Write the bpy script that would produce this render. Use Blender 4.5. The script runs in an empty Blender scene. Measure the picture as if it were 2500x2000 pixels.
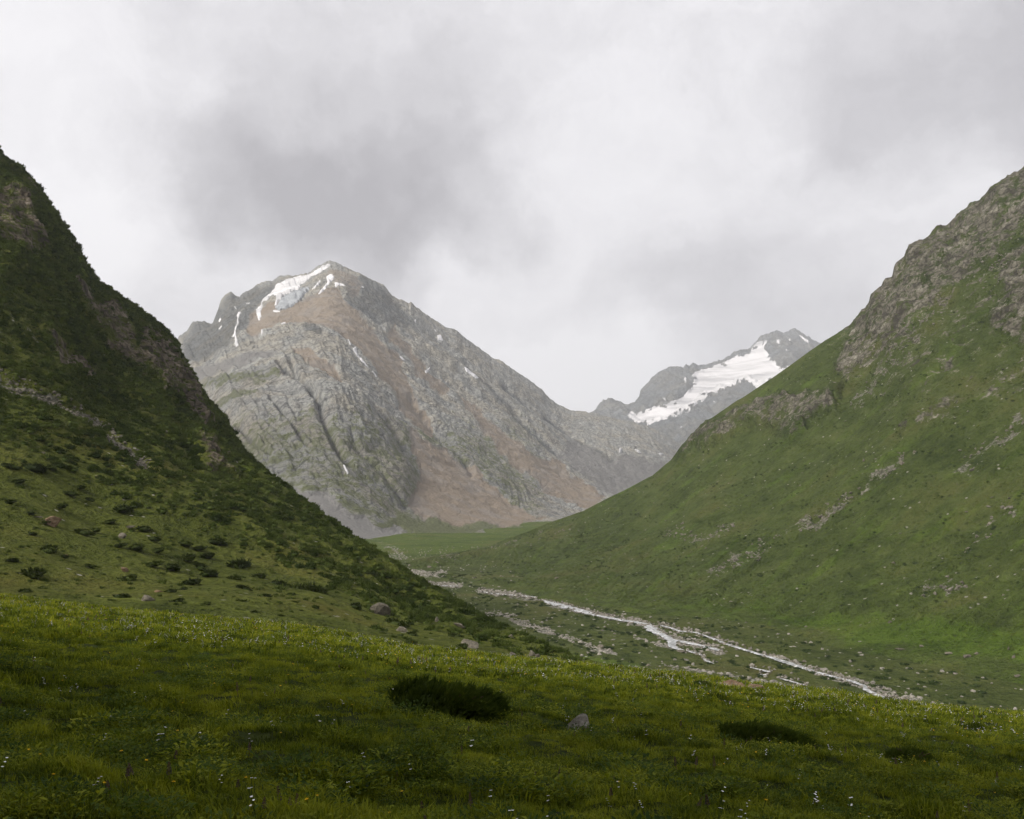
import bpy, math, random
import numpy as np
from mathutils import Vector

scene = bpy.context.scene
random.seed(7)
RNG = np.random.default_rng(7)

# ------------------------------------------------------------------ camera
F, CU, HV = 2431.0, 1250.0, 1250.0      # focal length, centre column and eye level in photo pixels
cam_d = bpy.data.cameras.new("camera")
cam_d.sensor_width = 36.0
cam_d.lens = 35.0
cam_d.shift_y = 0.1
cam_d.clip_start = 0.1
cam_d.clip_end = 40000
cam = bpy.data.objects.new("camera", cam_d)
scene.collection.objects.link(cam)
cam.location = (0, 0, 0)
cam.rotation_euler = (math.radians(90), 0, 0)
scene.camera = cam

# ------------------------------------------------------------------ node helpers
def N(nt, kind, ins=None, **props):
    n = nt.nodes.new(kind)
    for k, v in props.items():
        setattr(n, k, v)
    for k, v in (ins or {}).items():
        s = n.inputs[k]
        if isinstance(v, bpy.types.NodeSocket):
            nt.links.new(v, s)
        elif isinstance(v, bpy.types.Node):
            nt.links.new(v.outputs[0], s)
        else:
            s.default_value = v
    return n

def math_(nt, op, a, b=None, c=None, clamp=False):
    ins = {0: a}
    if b is not None: ins[1] = b
    if c is not None: ins[2] = c
    return N(nt, 'ShaderNodeMath', ins, operation=op, use_clamp=clamp).outputs[0]

def vmath(nt, op, a, b=None):
    ins = {0: a}
    if b is not None: ins[1] = b
    n = N(nt, 'ShaderNodeVectorMath', ins, operation=op)
    return n.outputs['Value'] if op in ('DISTANCE', 'DOT_PRODUCT', 'LENGTH') else n.outputs[0]

def noise(nt, vec, scale, detail=4, rough=0.55, dist=0.0):
    return N(nt, 'ShaderNodeTexNoise', {'Vector': vec, 'Scale': scale, 'Detail': detail, 'Roughness': rough, 'Distortion': dist}).outputs[0]

def sstep(nt, x, lo, hi):
    return N(nt, 'ShaderNodeMapRange', {'Value': x, 'From Min': lo, 'From Max': hi}, interpolation_type='SMOOTHSTEP').outputs[0]

def mixc(nt, fac, a, b, blend='MIX'):
    n = nt.nodes.new('ShaderNodeMix'); n.data_type = 'RGBA'; n.blend_type = blend
    for s, v in ((n.inputs[0], fac), (n.inputs[6], a), (n.inputs[7], b)):
        if isinstance(v, bpy.types.NodeSocket): nt.links.new(v, s)
        elif isinstance(v, (tuple, list)): s.default_value = (*v[:3], 1)
        else: s.default_value = v
    return n.outputs[2]

def ramp(nt, fac, stops):
    n = nt.nodes.new('ShaderNodeValToRGB')
    el = n.color_ramp.elements
    while len(el) < len(stops): el.new(0.5)
    for e, (p, c) in zip(el, stops):
        e.position = p; e.color = (*c, 1)
    nt.links.new(fac, n.inputs[0])
    return n.outputs[0]

def dirv(u, v):
    return Vector(((u - CU) / F, 1, (HV - v) / F)).normalized()

# ------------------------------------------------------------------ sky: an overcast cloud deck over a Nishita sky
SUN_AZ, SUN_EL = math.radians(-128), math.radians(38)      # azimuth from the viewing direction, negative is left
world = bpy.data.worlds.new("World")
scene.world = world
world.use_nodes = True
world.cycles.sampling_method = 'MANUAL'
world.cycles.sample_map_resolution = 256
wt = world.node_tree
wt.nodes.clear()
wv = N(wt, 'ShaderNodeTexCoord').outputs['Generated']
skyt = N(wt, 'ShaderNodeTexSky', sky_type='NISHITA', sun_disc=False, sun_elevation=SUN_EL, sun_rotation=SUN_AZ)
warp = N(wt, 'ShaderNodeTexNoise', {'Vector': wv, 'Scale': 6.0, 'Detail': 8.0, 'Roughness': 0.6})
wp = vmath(wt, 'SUBTRACT', warp.outputs['Color'], (0.5, 0.5, 0.5))
sc_ = N(wt, 'ShaderNodeVectorMath', {0: wp, 'Scale': 0.26}, operation='SCALE').outputs[0]
wq = vmath(wt, 'ADD', wv, sc_)
# stretched coordinates make flat-bottomed layers
wst = vmath(wt, 'MULTIPLY', wq, (1.0, 1.0, 1.9))
n1 = noise(wt, wst, 3.0, 6, 0.5)
n2 = noise(wt, wst, 7.0, 8, 0.6)
dens = math_(wt, 'MULTIPLY_ADD', n1, 0.24, -0.12)
dens = math_(wt, 'ADD', dens, math_(wt, 'MULTIPLY_ADD', n2, 0.46, -0.23))
dens = math_(wt, 'ADD', dens, math_(wt, 'MULTIPLY_ADD', noise(wt, wst, 17.0, 6, 0.6), 0.30, -0.15))
BLOBS = [  # darker cloud masses and brighter gaps seen above the valley: u, v, radius, amount
    (620, 420, .12, .16), (450, 400, .10, .13), (760, 340, .14, .08), (900, 430, .14, .18), (980, 510, .12, .24), (820, 530, .10, .22), (1080, 360, .12, .06), (480, 330, .09, .09), (680, 540, .08, .12),
    (900, 80, .30, .08), (2440, 110, .20, .28), (2480, 300, .12, .14), (2250, 200, .15, .08),
    (1480, 730, .09, .18), (1700, 760, .12, .16), (1330, 740, .07, .12), (1950, 700, .14, .12), (390, 700, .06, .12),
    (200, 400, .16, -.16), (330, 520, .12, -.22), (120, 650, .10, -.12), (1380, 880, .14, -.42), (1560, 900, .07, -.14), (1250, 600, .10, -.14), (1080, 660, .06, -.12), (1800, 300, .25, -.08), (1450, 480, .12, -.08),
    (60, 120, .15, -.10), (2330, 480, .10, -.12), (2100, 600, .10, -.05)]
for (u, v, r, a) in BLOBS:
    d = vmath(wt, 'DISTANCE', vmath(wt, 'MULTIPLY', wq, (1, 1, 1.35)), tuple(Vector((dirv(u, v).x, dirv(u, v).y, dirv(u, v).z * 1.35))))
    g = N(wt, 'ShaderNodeMapRange', {'Value': d, 'From Min': 0.0, 'From Max': r * 1.35, 'To Min': a, 'To Max': 0.0}, interpolation_type='SMOOTHSTEP').outputs[0]
    dens = math_(wt, 'ADD', dens, g)
cloud = ramp(wt, math_(wt, 'MULTIPLY_ADD', dens, 1.1, 0.295, clamp=True),
             [(0.0, (8.4, 8.28, 8.46)), (0.2, (7.5, 7.38, 7.6)), (0.42, (6.1, 5.99, 6.22)), (0.7, (4.6, 4.5, 4.72)), (1.0, (3.3, 3.2, 3.4))])
skyc = mixc(wt, 0.96, skyt.outputs[0], cloud)
bg = N(wt, 'ShaderNodeBackground', {'Color': skyc, 'Strength': 0.07})
wo = N(wt, 'ShaderNodeOutputWorld', {'Surface': bg.outputs[0]})

sun_d = bpy.data.lights.new("sun", 'SUN')
sun_d.energy = 2.9
sun_d.angle = math.radians(14)
sun_d.color = (1.0, 0.95, 0.87)
sun = bpy.data.objects.new("sun", sun_d)
scene.collection.objects.link(sun)
sdir = Vector((math.sin(SUN_AZ) * math.cos(SUN_EL), math.cos(SUN_AZ) * math.cos(SUN_EL), math.sin(SUN_EL)))
sun.rotation_euler = (-sdir).to_track_quat('-Z', 'Y').to_euler()
sun.location = sdir * 50

vs = scene.view_settings
vs.view_transform = 'Standard'
vs.look = 'None'
vs.exposure = 0.85
vs.gamma = 1.0
vs.use_curve_mapping = False
scene.render.engine = 'CYCLES'
cy = scene.cycles
cy.max_bounces = 5
cy.diffuse_bounces = 2
cy.glossy_bounces = 2
cy.transmission_bounces = 3
cy.transparent_max_bounces = 6
cy.volume_bounces = 0
cy.use_adaptive_sampling = True
cy.adaptive_threshold = 0.025
cy.use_denoising = True
cy.caustics_reflective = False
cy.caustics_refractive = False

# ------------------------------------------------------------------ numeric noise
def _hash(ix, iy, seed):
    h = (ix.astype(np.int64) * 374761393 + iy.astype(np.int64) * 668265263 + seed * 982451653) & 0xFFFFFFFF
    h = ((h ^ (h >> 13)) * 1274126177) & 0xFFFFFFFF
    return (h ^ (h >> 16)) & 0xFFFFFFFF

def perlin(x, y, seed=0):
    x0 = np.floor(x); y0 = np.floor(y)
    fx = x - x0; fy = y - y0
    ux = fx * fx * fx * (fx * (fx * 6 - 15) + 10); uy = fy * fy * fy * (fy * (fy * 6 - 15) + 10)
    out = []
    for dx in (0, 1):
        for dy in (0, 1):
            a = _hash(x0 + dx, y0 + dy, seed) * (2 * math.pi / 4294967296.0)
            out.append(np.cos(a) * (fx - dx) + np.sin(a) * (fy - dy))
    n0 = out[0] + uy * (out[1] - out[0]); n1_ = out[2] + uy * (out[3] - out[2])
    return (n0 + ux * (n1_ - n0)) * 1.5

def fbm(x, y, octs=5, seed=0, gain=0.5, lac=2.03):
    s = 0; a = 1.0; t = 0
    for o in range(octs):
        s = s + a * perlin(x + 17.3 * o, y - 9.1 * o, seed + o); t += a
        a *= gain; x = x * lac; y = y * lac
    return s / t

def ridged(x, y, octs=5, seed=0, gain=0.5, lac=2.05):
    s = 0; a = 1.0; t = 0
    for o in range(octs):
        s = s + a * (1 - 2 * np.abs(perlin(x + 31.7 * o, y + 11.9 * o, seed + o))); t += a
        a *= gain; x = x * lac; y = y * lac
    return s / t

def smooth(x, a, b):
    t = np.clip((x - a) / (b - a), 0, 1)
    return t * t * (3 - 2 * t)

def sdf(U, V, poly):
    """signed distance in photo pixels, positive inside the outline"""
    P = np.asarray(poly, float); n = len(P)
    d = np.full(U.shape, 1e9); inside = np.zeros(U.shape, bool)
    for i in range(n):
        a = P[i]; b = P[(i + 1) % n]; e = b - a
        wx = U - a[0]; wy = V - a[1]
        t = np.clip((wx * e[0] + wy * e[1]) / (e @ e + 1e-9), 0, 1)
        d = np.minimum(d, (wx - e[0] * t) ** 2 + (wy - e[1] * t) ** 2)
        c = ((a[1] > V) != (b[1] > V))
        with np.errstate(divide='ignore', invalid='ignore'):
            xi = (b[0] - a[0]) * (V - a[1]) / (b[1] - a[1] + 1e-12) + a[0]
        inside ^= c & (U < xi)
    d = np.sqrt(d)
    return np.where(inside, d, -d)

def dline(U, V, line):
    P = np.asarray(line, float); d = np.full(U.shape, 1e9)
    for a, b in zip(P[:-1], P[1:]):
        e = b - a
        wx = U - a[0]; wy = V - a[1]
        t = np.clip((wx * e[0] + wy * e[1]) / (e @ e + 1e-9), 0, 1)
        d = np.minimum(d, (wx - e[0] * t) ** 2 + (wy - e[1] * t) ** 2)
    return np.sqrt(d)

# ------------------------------------------------------------------ mesh helpers
def link(o):
    scene.collection.objects.link(o); return o

def tag(o, label=None, cat=None, group=None, kind=None):
    if label: o['label'] = label
    if cat: o['category'] = cat
    if group: o['group'] = group
    if kind: o['kind'] = kind
    return o

def raw_mesh(name, co, faces, smooth_=True):
    """co (n,3), faces (m,k) index array"""
    co = np.asarray(co, np.float32); faces = np.asarray(faces, np.int32)
    m, k = faces.shape
    me = bpy.data.meshes.new(name)
    me.vertices.add(len(co)); me.vertices.foreach_set('co', co.ravel())
    me.loops.add(m * k); me.loops.foreach_set('vertex_index', faces.ravel())
    me.polygons.add(m); me.polygons.foreach_set('loop_start', np.arange(0, m * k, k, dtype=np.int32))
    me.polygons.foreach_set('use_smooth', np.full(m, smooth_, bool))
    me.update(calc_edges=True)
    return me

def grid_faces(nr, nc, keep=None):
    i = np.arange(nr - 1)[:, None] * nc + np.arange(nc - 1)[None, :]
    f = np.stack([i, i + 1, i + nc + 1, i + nc], -1)
    return f[keep] if keep is not None else f.reshape(-1, 4)

def add_mask(me, cols):
    at = me.color_attributes.new('mask', 'FLOAT_COLOR', 'POINT')
    at.data.foreach_set('color', np.asarray(cols, np.float32).ravel())

class Layer:
    """a piece of terrain: grid (rows from near to far, columns from left to right)"""
    def __init__(s, X, Y, Z):
        s.X, s.Y, s.Z = X, Y, Z; s.project()
    def project(s):
        yy = np.where(s.Y > 1, s.Y, 1)
        s.U = CU + F * s.X / yy; s.V = HV - F * s.Z / yy
    def co(s):
        return np.stack([s.X, s.Y, s.Z], -1).reshape(-1, 3)
    def build(s, name, mat, mask=None, kind='structure', label=None, cat=None):
        nr, nc = s.X.shape
        me = raw_mesh(name, s.co(), grid_faces(nr, nc))
        if mask is not None: add_mask(me, np.stack([np.broadcast_to(m, s.X.shape) for m in mask], -1).reshape(-1, 4))
        me.materials.append(mat)
        o = link(bpy.data.objects.new(name, me))
        tag(o, label, cat, None, kind)
        s.obj = o
        return o
    def locate(s, u, v):
        """the point of the surface that photo pixel (u, v) looks at"""
        nr, nc = s.X.shape
        j = int(np.argmin(np.abs(s.U[nr // 3] - u)))
        j = min(max(j, 0), nc - 1)
        col = s.V[:, j]; ok = np.where((col[:-1] >= v) & (col[1:] < v) & (s.Y[:-1, j] > 1))[0]
        if len(ok) == 0:
            i = int(np.argmin(np.abs(col - v))); return Vector((s.X[i, j], s.Y[i, j], s.Z[i, j]))
        i = ok[0]; t = (col[i] - v) / (col[i] - col[i + 1] + 1e-9)
        y = s.Y[i, j] * (1 - t) + s.Y[i + 1, j] * t; z = s.Z[i, j] * (1 - t) + s.Z[i + 1, j] * t
        return Vector(((u - CU) / F * y, y, z))
    def normals(s):
        a = np.stack([np.gradient(s.X, axis=1), np.gradient(s.Y, axis=1), np.gradient(s.Z, axis=1)], -1)
        b = np.stack([np.gradient(s.X, axis=0), np.gradient(s.Y, axis=0), np.gradient(s.Z, axis=0)], -1)
        n = np.cross(a, b); n /= np.linalg.norm(n, axis=-1, keepdims=True) + 1e-9
        return n
    def scatter(s, count, weight):
        """random points on the surface, weighted per cell (weight times area)"""
        a = np.stack([np.diff(s.X, axis=1)[:-1], np.diff(s.Y, axis=1)[:-1], np.diff(s.Z, axis=1)[:-1]], -1)
        b = np.stack([np.diff(s.X, axis=0)[:, :-1], np.diff(s.Y, axis=0)[:, :-1], np.diff(s.Z, axis=0)[:, :-1]], -1)
        area = np.linalg.norm(np.cross(a, b), axis=-1)
        w = (area * weight[:-1, :-1]).ravel(); w = w / w.sum()
        k = RNG.choice(len(w), count, p=w)
        i, j = np.unravel_index(k, area.shape)
        fi = RNG.random(count); fj = RNG.random(count)
        def L(A): return (A[i, j] * (1 - fi) * (1 - fj) + A[i + 1, j] * fi * (1 - fj) + A[i, j + 1] * (1 - fi) * fj + A[i + 1, j + 1] * fi * fj)
        return np.stack([L(s.X), L(s.Y), L(s.Z)], -1), i, j

def hill_grid(th, rf, zf, rr, zr, p, nfront, nback, backslope, tpow=1.0, toe=0.0, smooth_cols=40, crest_band=0.16):
    """slope from a foot line to a ridge line and down its far side; arrays run over the columns"""
    t = np.linspace(0, 1, nfront) ** tpow
    r = rf + (rr - rf) * t[:, None]
    # the body of the slope follows a smoothed ridge; the jagged crest only shapes its top
    kw = np.hanning(2 * smooth_cols + 3)[1:-1]; kw /= kw.sum()
    zs_ = np.convolve(np.pad(zr, smooth_cols, mode='edge'), kw, mode='valid')
    zfull = zr; zr = zs_
    tt_ = t[:, None]
    if toe: tt_ = tt_ * tt_ / (tt_ + toe) * (1 + toe)
    z = zf + (zr - zf) * (tt_ ** p)
    z = z + (zfull - zr) * smooth(t[:, None], 1 - crest_band, 1.0)
    zr = zfull
    span = np.linspace(0, 1, nback + 1)[1:] ** 1.6
    wide = (rr - rf) * 0.9
    rb = rr + wide * span[:, None]
    zb = zr - backslope * wide * span[:, None] * (0.35 + 0.65 * span[:, None])
    r = np.vstack([r, rb]); z = np.vstack([z, zb])
    T = np.concatenate([t, 1 + span])[:, None] * np.ones_like(th)
    return Layer(r * np.sin(th), r * np.cos(th), z), T

def cols_from_px(u):
    return np.arctan((np.asarray(u, float) - CU) / F)

def floor_z(x, y):
    return -55 + 0.025 * y

# ------------------------------------------------------------------ materials
def new_mat(name):
    m = bpy.data.materials.new(name); m.use_nodes = True
    nt = m.node_tree; nt.nodes.clear()
    out = N(nt, 'ShaderNodeOutputMaterial')
    return m, nt, out

def pos(nt):
    return N(nt, 'ShaderNodeNewGeometry').outputs['Position']

def finish(nt, out, color, rough=0.9, bump=None, strength=0.5, dist=1.0, spec=0.04):
    b = N(nt, 'ShaderNodeBsdfPrincipled', {'Base Color': color, 'Roughness': rough, 'Specular IOR Level': spec})
    if bump is not None:
        bn = N(nt, 'ShaderNodeBump', {'Height': bump, 'Strength': strength, 'Distance': dist})
        nt.links.new(bn.outputs[0], b.inputs['Normal'])
    nt.links.new(b.outputs[0], out.inputs[0])
    return b

def slope_mat(name, g_dark, g_mid, g_light, unit, rock=((.05, .046, .035), (.16, .148, .115), (.33, .308, .255)),
              scree=((.05, .050, .036), (.115, .112, .084), (.25, .24, .20)), speck=0.6):
    """grass broken by rock (mask red), scree (mask green) and lusher or painted sunlit grass (mask blue); unit = size of a tussock in metres"""
    m, nt, out = new_mat(name)
    p = pos(nt)
    mk = N(nt, 'ShaderNodeSeparateColor', {0: N(nt, 'ShaderNodeAttribute', attribute_name='mask').outputs['Color']})
    big = noise(nt, p, 0.035 / unit, 4, 0.6)
    mid = noise(nt, p, 0.2 / unit, 4, 0.65)
    fine = noise(nt, p, 1.1 / unit, 3, 0.7)
    g = math_(nt, 'ADD', math_(nt, 'MULTIPLY', big, 0.5), math_(nt, 'ADD', math_(nt, 'MULTIPLY', mid, 0.55), math_(nt, 'MULTIPLY', fine, 0.35)))
    grass = ramp(nt, g, [(0.50, g_dark), (0.68, g_mid), (0.88, g_light)])
    lush = mixc(nt, 1.0, grass, (1.15, 1.35, 0.75), 'MULTIPLY')
    grass = mixc(nt, sstep(nt, math_(nt, 'ADD', mk.outputs[2], math_(nt, 'MULTIPLY_ADD', mid, .8, -.4)), 0.2, 0.9), grass, lush)
    grass = mixc(nt, math_(nt, 'MULTIPLY', sstep(nt, math_(nt, 'ADD', math_(nt, 'MULTIPLY', big, .8), math_(nt, 'MULTIPLY', fine, .2)), 0.5, 0.7), .8), grass,
                 (g_mid[0] * 1.5, g_mid[1] * 1.1, g_mid[2] * 1.35))
    vor = N(nt, 'ShaderNodeTexVoronoi', {'Vector': p, 'Scale': 0.6 / unit, 'Randomness': 1.0})
    tus = math_(nt, 'MULTIPLY', sstep(nt, vor.outputs[0], 0.45, 0.15), sstep(nt, mid, 0.5, 0.62))
    grass = mixc(nt, math_(nt, 'MULTIPLY', tus, speck), grass, tuple(c * 0.7 for c in g_dark))
    # lone pale stones
    sn = math_(nt, 'MULTIPLY', sstep(nt, vor.outputs[0], 0.24, 0.12), sstep(nt, N(nt, 'ShaderNodeSeparateColor', {0: vor.outputs['Color']}).outputs[0], 0.86, 0.9))
    grass = mixc(nt, sn, grass, scree[2])
    rk1 = noise(nt, p, 0.15 / unit, 6, 0.72)
    rk2 = N(nt, 'ShaderNodeTexVoronoi', {'Vector': p, 'Scale': 0.35 / unit, 'Randomness': 1.0}, feature='DISTANCE_TO_EDGE').outputs[0]
    rkc = ramp(nt, math_(nt, 'ADD', math_(nt, 'MULTIPLY', sstep(nt, rk2, .0, .16), .14), math_(nt, 'ADD', math_(nt, 'MULTIPLY_ADD', rk1, 1.2, -.2), math_(nt, 'MULTIPLY_ADD', fine, .25, -.125))), [(0.36, rock[0]), (0.58, rock[1]), (0.80, rock[2])])
    sc = ramp(nt, fine, [(0.32, scree[0]), (0.5, scree[1]), (0.7, scree[2])])
    nz = math_(nt, 'ADD', math_(nt, 'MULTIPLY_ADD', mid, 1.9, -0.95), math_(nt, 'MULTIPLY_ADD', fine, .8, -.4))
    frk = sstep(nt, math_(nt, 'ADD', mk.outputs[0], nz), 0.40, 0.66)
    fsc = sstep(nt, math_(nt, 'ADD', mk.outputs[1], nz), 0.48, 0.62)
    c = mixc(nt, fsc, grass, sc)
    c = mixc(nt, frk, c, rkc)
    h = math_(nt, 'ADD', math_(nt, 'MULTIPLY', math_(nt, 'ADD', rk1, math_(nt, 'MULTIPLY', rk2, .5)), math_(nt, 'MULTIPLY', mk.outputs[0], 2.6)),
              math_(nt, 'ADD', math_(nt, 'MULTIPLY', fine, 0.8), math_(nt, 'MULTIPLY', mid, 1.4)))
    finish(nt, out, c, 0.92, h, 1.0, unit * 1.8)
    return m

M = {}
M['right'] = slope_mat('right_grass', (.023, .035, .009), (.052, .070, .018), (.088, .108, .033), 2.0)
M['left'] = slope_mat('left_grass', (.024, .033, .007), (.060, .072, .014), (.108, .120, .028), 1.1,
                      rock=((.035, .03, .022), (.13, .108, .08), (.28, .245, .20)))
M['floor'] = slope_mat('floor_grass', (.026, .037, .011), (.058, .074, .021), (.10, .114, .038), 1.6,
                       scree=((.06, .06, .042), (.17, .163, .135), (.36, .345, .305)), speck=0.8)

def mountain_mat(name, unit, tint=(1, 1, 1)):
    """bare rock; mask red = brown scree, green = grey scree, blue = thin alpine green, alpha = dark rock and painted cleft shade"""
    m, nt, out = new_mat(name)
    p = pos(nt)
    at = N(nt, 'ShaderNodeAttribute', attribute_name='mask')
    mk = N(nt, 'ShaderNodeSeparateColor', {0: at.outputs['Color']})
    # strata run down to the right as seen from the valley
    rot = N(nt, 'ShaderNodeMapping', {'Vector': p, 'Rotation': (0, math.radians(40), 0)}).outputs[0]
    st = N(nt, 'ShaderNodeMapping', {'Vector': rot, 'Scale': (0.35, 1, 1.0)}).outputs[0]
    r1 = noise(nt, st, 0.045 / unit, 7, 0.72)
    r2 = noise(nt, p, 0.16 / unit, 6, 0.75)
    r3 = noise(nt, p, 0.012 / unit, 4, 0.6)
    v = N(nt, 'ShaderNodeTexVoronoi', {'Vector': st, 'Scale': 0.06 / unit}, feature='DISTANCE_TO_EDGE').outputs[0]
    crack = sstep(nt, v, 0.09, 0.0)
    k = math_(nt, 'ADD', math_(nt, 'MULTIPLY', r1, 0.5), math_(nt, 'MULTIPLY', r2, 0.5))
    rock = ramp(nt, k, [(0.36, (.095, .098, .096)), (0.48, (.245, .246, .233)), (0.62, (.43, .427, .40))])
    rock = mixc(nt, math_(nt, 'MULTIPLY', crack, 0.55), rock, (.07, .072, .075))
    warm = mixc(nt, 1.0, rock, (1.07, 1.0, 0.90), 'MULTIPLY')
    rock = mixc(nt, sstep(nt, r3, 0.42, 0.62), rock, warm)
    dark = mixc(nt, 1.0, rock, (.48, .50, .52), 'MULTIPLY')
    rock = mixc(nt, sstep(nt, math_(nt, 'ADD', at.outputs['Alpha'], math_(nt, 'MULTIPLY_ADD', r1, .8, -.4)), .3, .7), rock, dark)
    nz = math_(nt, 'ADD', math_(nt, 'MULTIPLY_ADD', r1, 1.3, -0.65), math_(nt, 'MULTIPLY_ADD', r2, 0.7, -0.35))
    brown = ramp(nt, r2, [(0.3, (.150, .122, .092)), (0.7, (.222, .182, .142))])
    brown = mixc(nt, sstep(nt, noise(nt, st, 0.02 / unit, 4), .45, .65), brown, (.195, .17, .145))
    grey = ramp(nt, r2, [(0.3, (.13, .127, .122)), (0.7, (.19, .184, .175))])
    green = ramp(nt, r2, [(0.3, (.085, .098, .045)), (0.7, (.14, .150, .08))])
    c = mixc(nt, sstep(nt, math_(nt, 'ADD', mk.outputs[2], nz), 0.42, 0.62), rock, green)
    c = mixc(nt, sstep(nt, math_(nt, 'ADD', mk.outputs[1], nz), 0.42, 0.60), c, grey)
    c = mixc(nt, sstep(nt, math_(nt, 'MULTIPLY_ADD', nz, .6, mk.outputs[0]), 0.42, 0.70), c, brown)
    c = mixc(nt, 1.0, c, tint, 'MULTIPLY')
    loose = math_(nt, 'MAXIMUM', mk.outputs[0], mk.outputs[1], clamp=True)
    h = math_(nt, 'MULTIPLY', math_(nt, 'ADD', math_(nt, 'ADD', math_(nt, 'MULTIPLY', r1, 2.0), r2), math_(nt, 'MULTIPLY', sstep(nt, v, 0, .12), .35)),
              math_(nt, 'MULTIPLY_ADD', loose, -0.75, 1.0))
    finish(nt, out, c, 0.93, h, 1.0, unit * 6)
    return m

M['mountain'] = mountain_mat('mountain_rock', 1.0)
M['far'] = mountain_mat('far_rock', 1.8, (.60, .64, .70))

def snow_mat(name, ice=False):
    m, nt, out = new_mat(name)
    p = pos(nt)
    st = N(nt, 'ShaderNodeMapping', {'Vector': p, 'Scale': (0.14, 0.14, 1.3)}).outputs[0]
    a = noise(nt, st, 0.018, 6, 0.62, 0.5)
    b = noise(nt, p, 0.09, 5, 0.7)
    if ice:
        c = ramp(nt, math_(nt, 'ADD', math_(nt, 'MULTIPLY', a, .6), math_(nt, 'MULTIPLY', b, .4)), [(0.35, (.17, .18, .19)), (0.5, (.27, .285, .30)), (0.65, (.42, .43, .445))])
    else:
        c = ramp(nt, a, [(0.34, (.33, .33, .34)), (0.45, (.48, .475, .48)), (0.56, (.60, .59, .60))])
        c = mixc(nt, math_(nt, 'MULTIPLY', sstep(nt, b, .62, .75), .5), c, (.5, .48, .46))
    finish(nt, out, c, 0.7, b, 0.4, 3.0)
    return m
M['snow'] = snow_mat('snow')
M['ice'] = snow_mat('glacier_ice', True)

# ------------------------------------------------------------------ terrain: main mountain, about 3 km away
SKY_MTN = [(380, 868), (405, 850), (431, 830), (435, 823), (456, 808), (470, 787), (483, 784), (500, 785), (511, 791), (519, 790), (530, 763), (539, 734), (552, 719), (563, 714), (574, 721),
           (585, 726), (593, 715), (611, 708), (630, 693), (652, 687), (665, 687), (682, 674), (704, 672), (726, 672), (756, 665), (778, 648), (797, 639), (808, 636),
           (819, 641), (838, 650), (853, 657), (867, 665), (882, 669), (901, 682), (919, 689), (938, 698), (957, 724), (979, 734), (997, 743), (1003, 739), (1016, 750),
           (1038, 767), (1068, 787), (1090, 800), (1116, 809), (1131, 823), (1157, 841), (1200, 873), (1223, 882), (1260, 908), (1297, 932), (1323, 952), (1341, 974),
           (1371, 993), (1393, 1004), (1427, 1007), (1449, 1010), (1500, 1022), (1540, 1030), (1580, 1040), (1620, 1058), (1660, 1085), (1700, 1110), (1800, 1160)]
def interp(u, pts, k):
    a = np.array([[p[0], p[k]] for p in pts], float)
    return np.interp(u, a[:, 0], a[:, 1])

CLEFTS = [([(682, 904), (749, 956), (762, 978), (778, 1008), (786, 1045), (808, 1079), (819, 1105), (834, 1138), (853, 1164)], 34, 15), ([(660, 1000), (700, 1040), (730, 1085), (760, 1110)], 20, 11),
          ([(580, 1040), (620, 1090), (660, 1130)], 18, 12), ([(860, 1110), (900, 1150), (940, 1195), (985, 1245)], 14, 13), ([(700, 880), (720, 930), (745, 960)], 18, 10), ([(905, 1000), (950, 1060), (985, 1110)], 24, 12),
          ([(1000, 960), (1060, 1040), (1110, 1100), (1150, 1160)], 22, 12), ([(1130, 880), (1200, 950), (1280, 1040), (1370, 1120)], 24, 14), ([(1230, 930), (1300, 1000), (1380, 1060)], 22, 14), ([(1330, 1010), (1420, 1080), (1500, 1120)], 20, 12)]
def soften(a, n):
    k = np.hanning(2 * n + 3)[1:-1]; k /= k.sum()
    return np.convolve(np.pad(a, n, mode='edge'), k, mode='valid')
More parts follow.
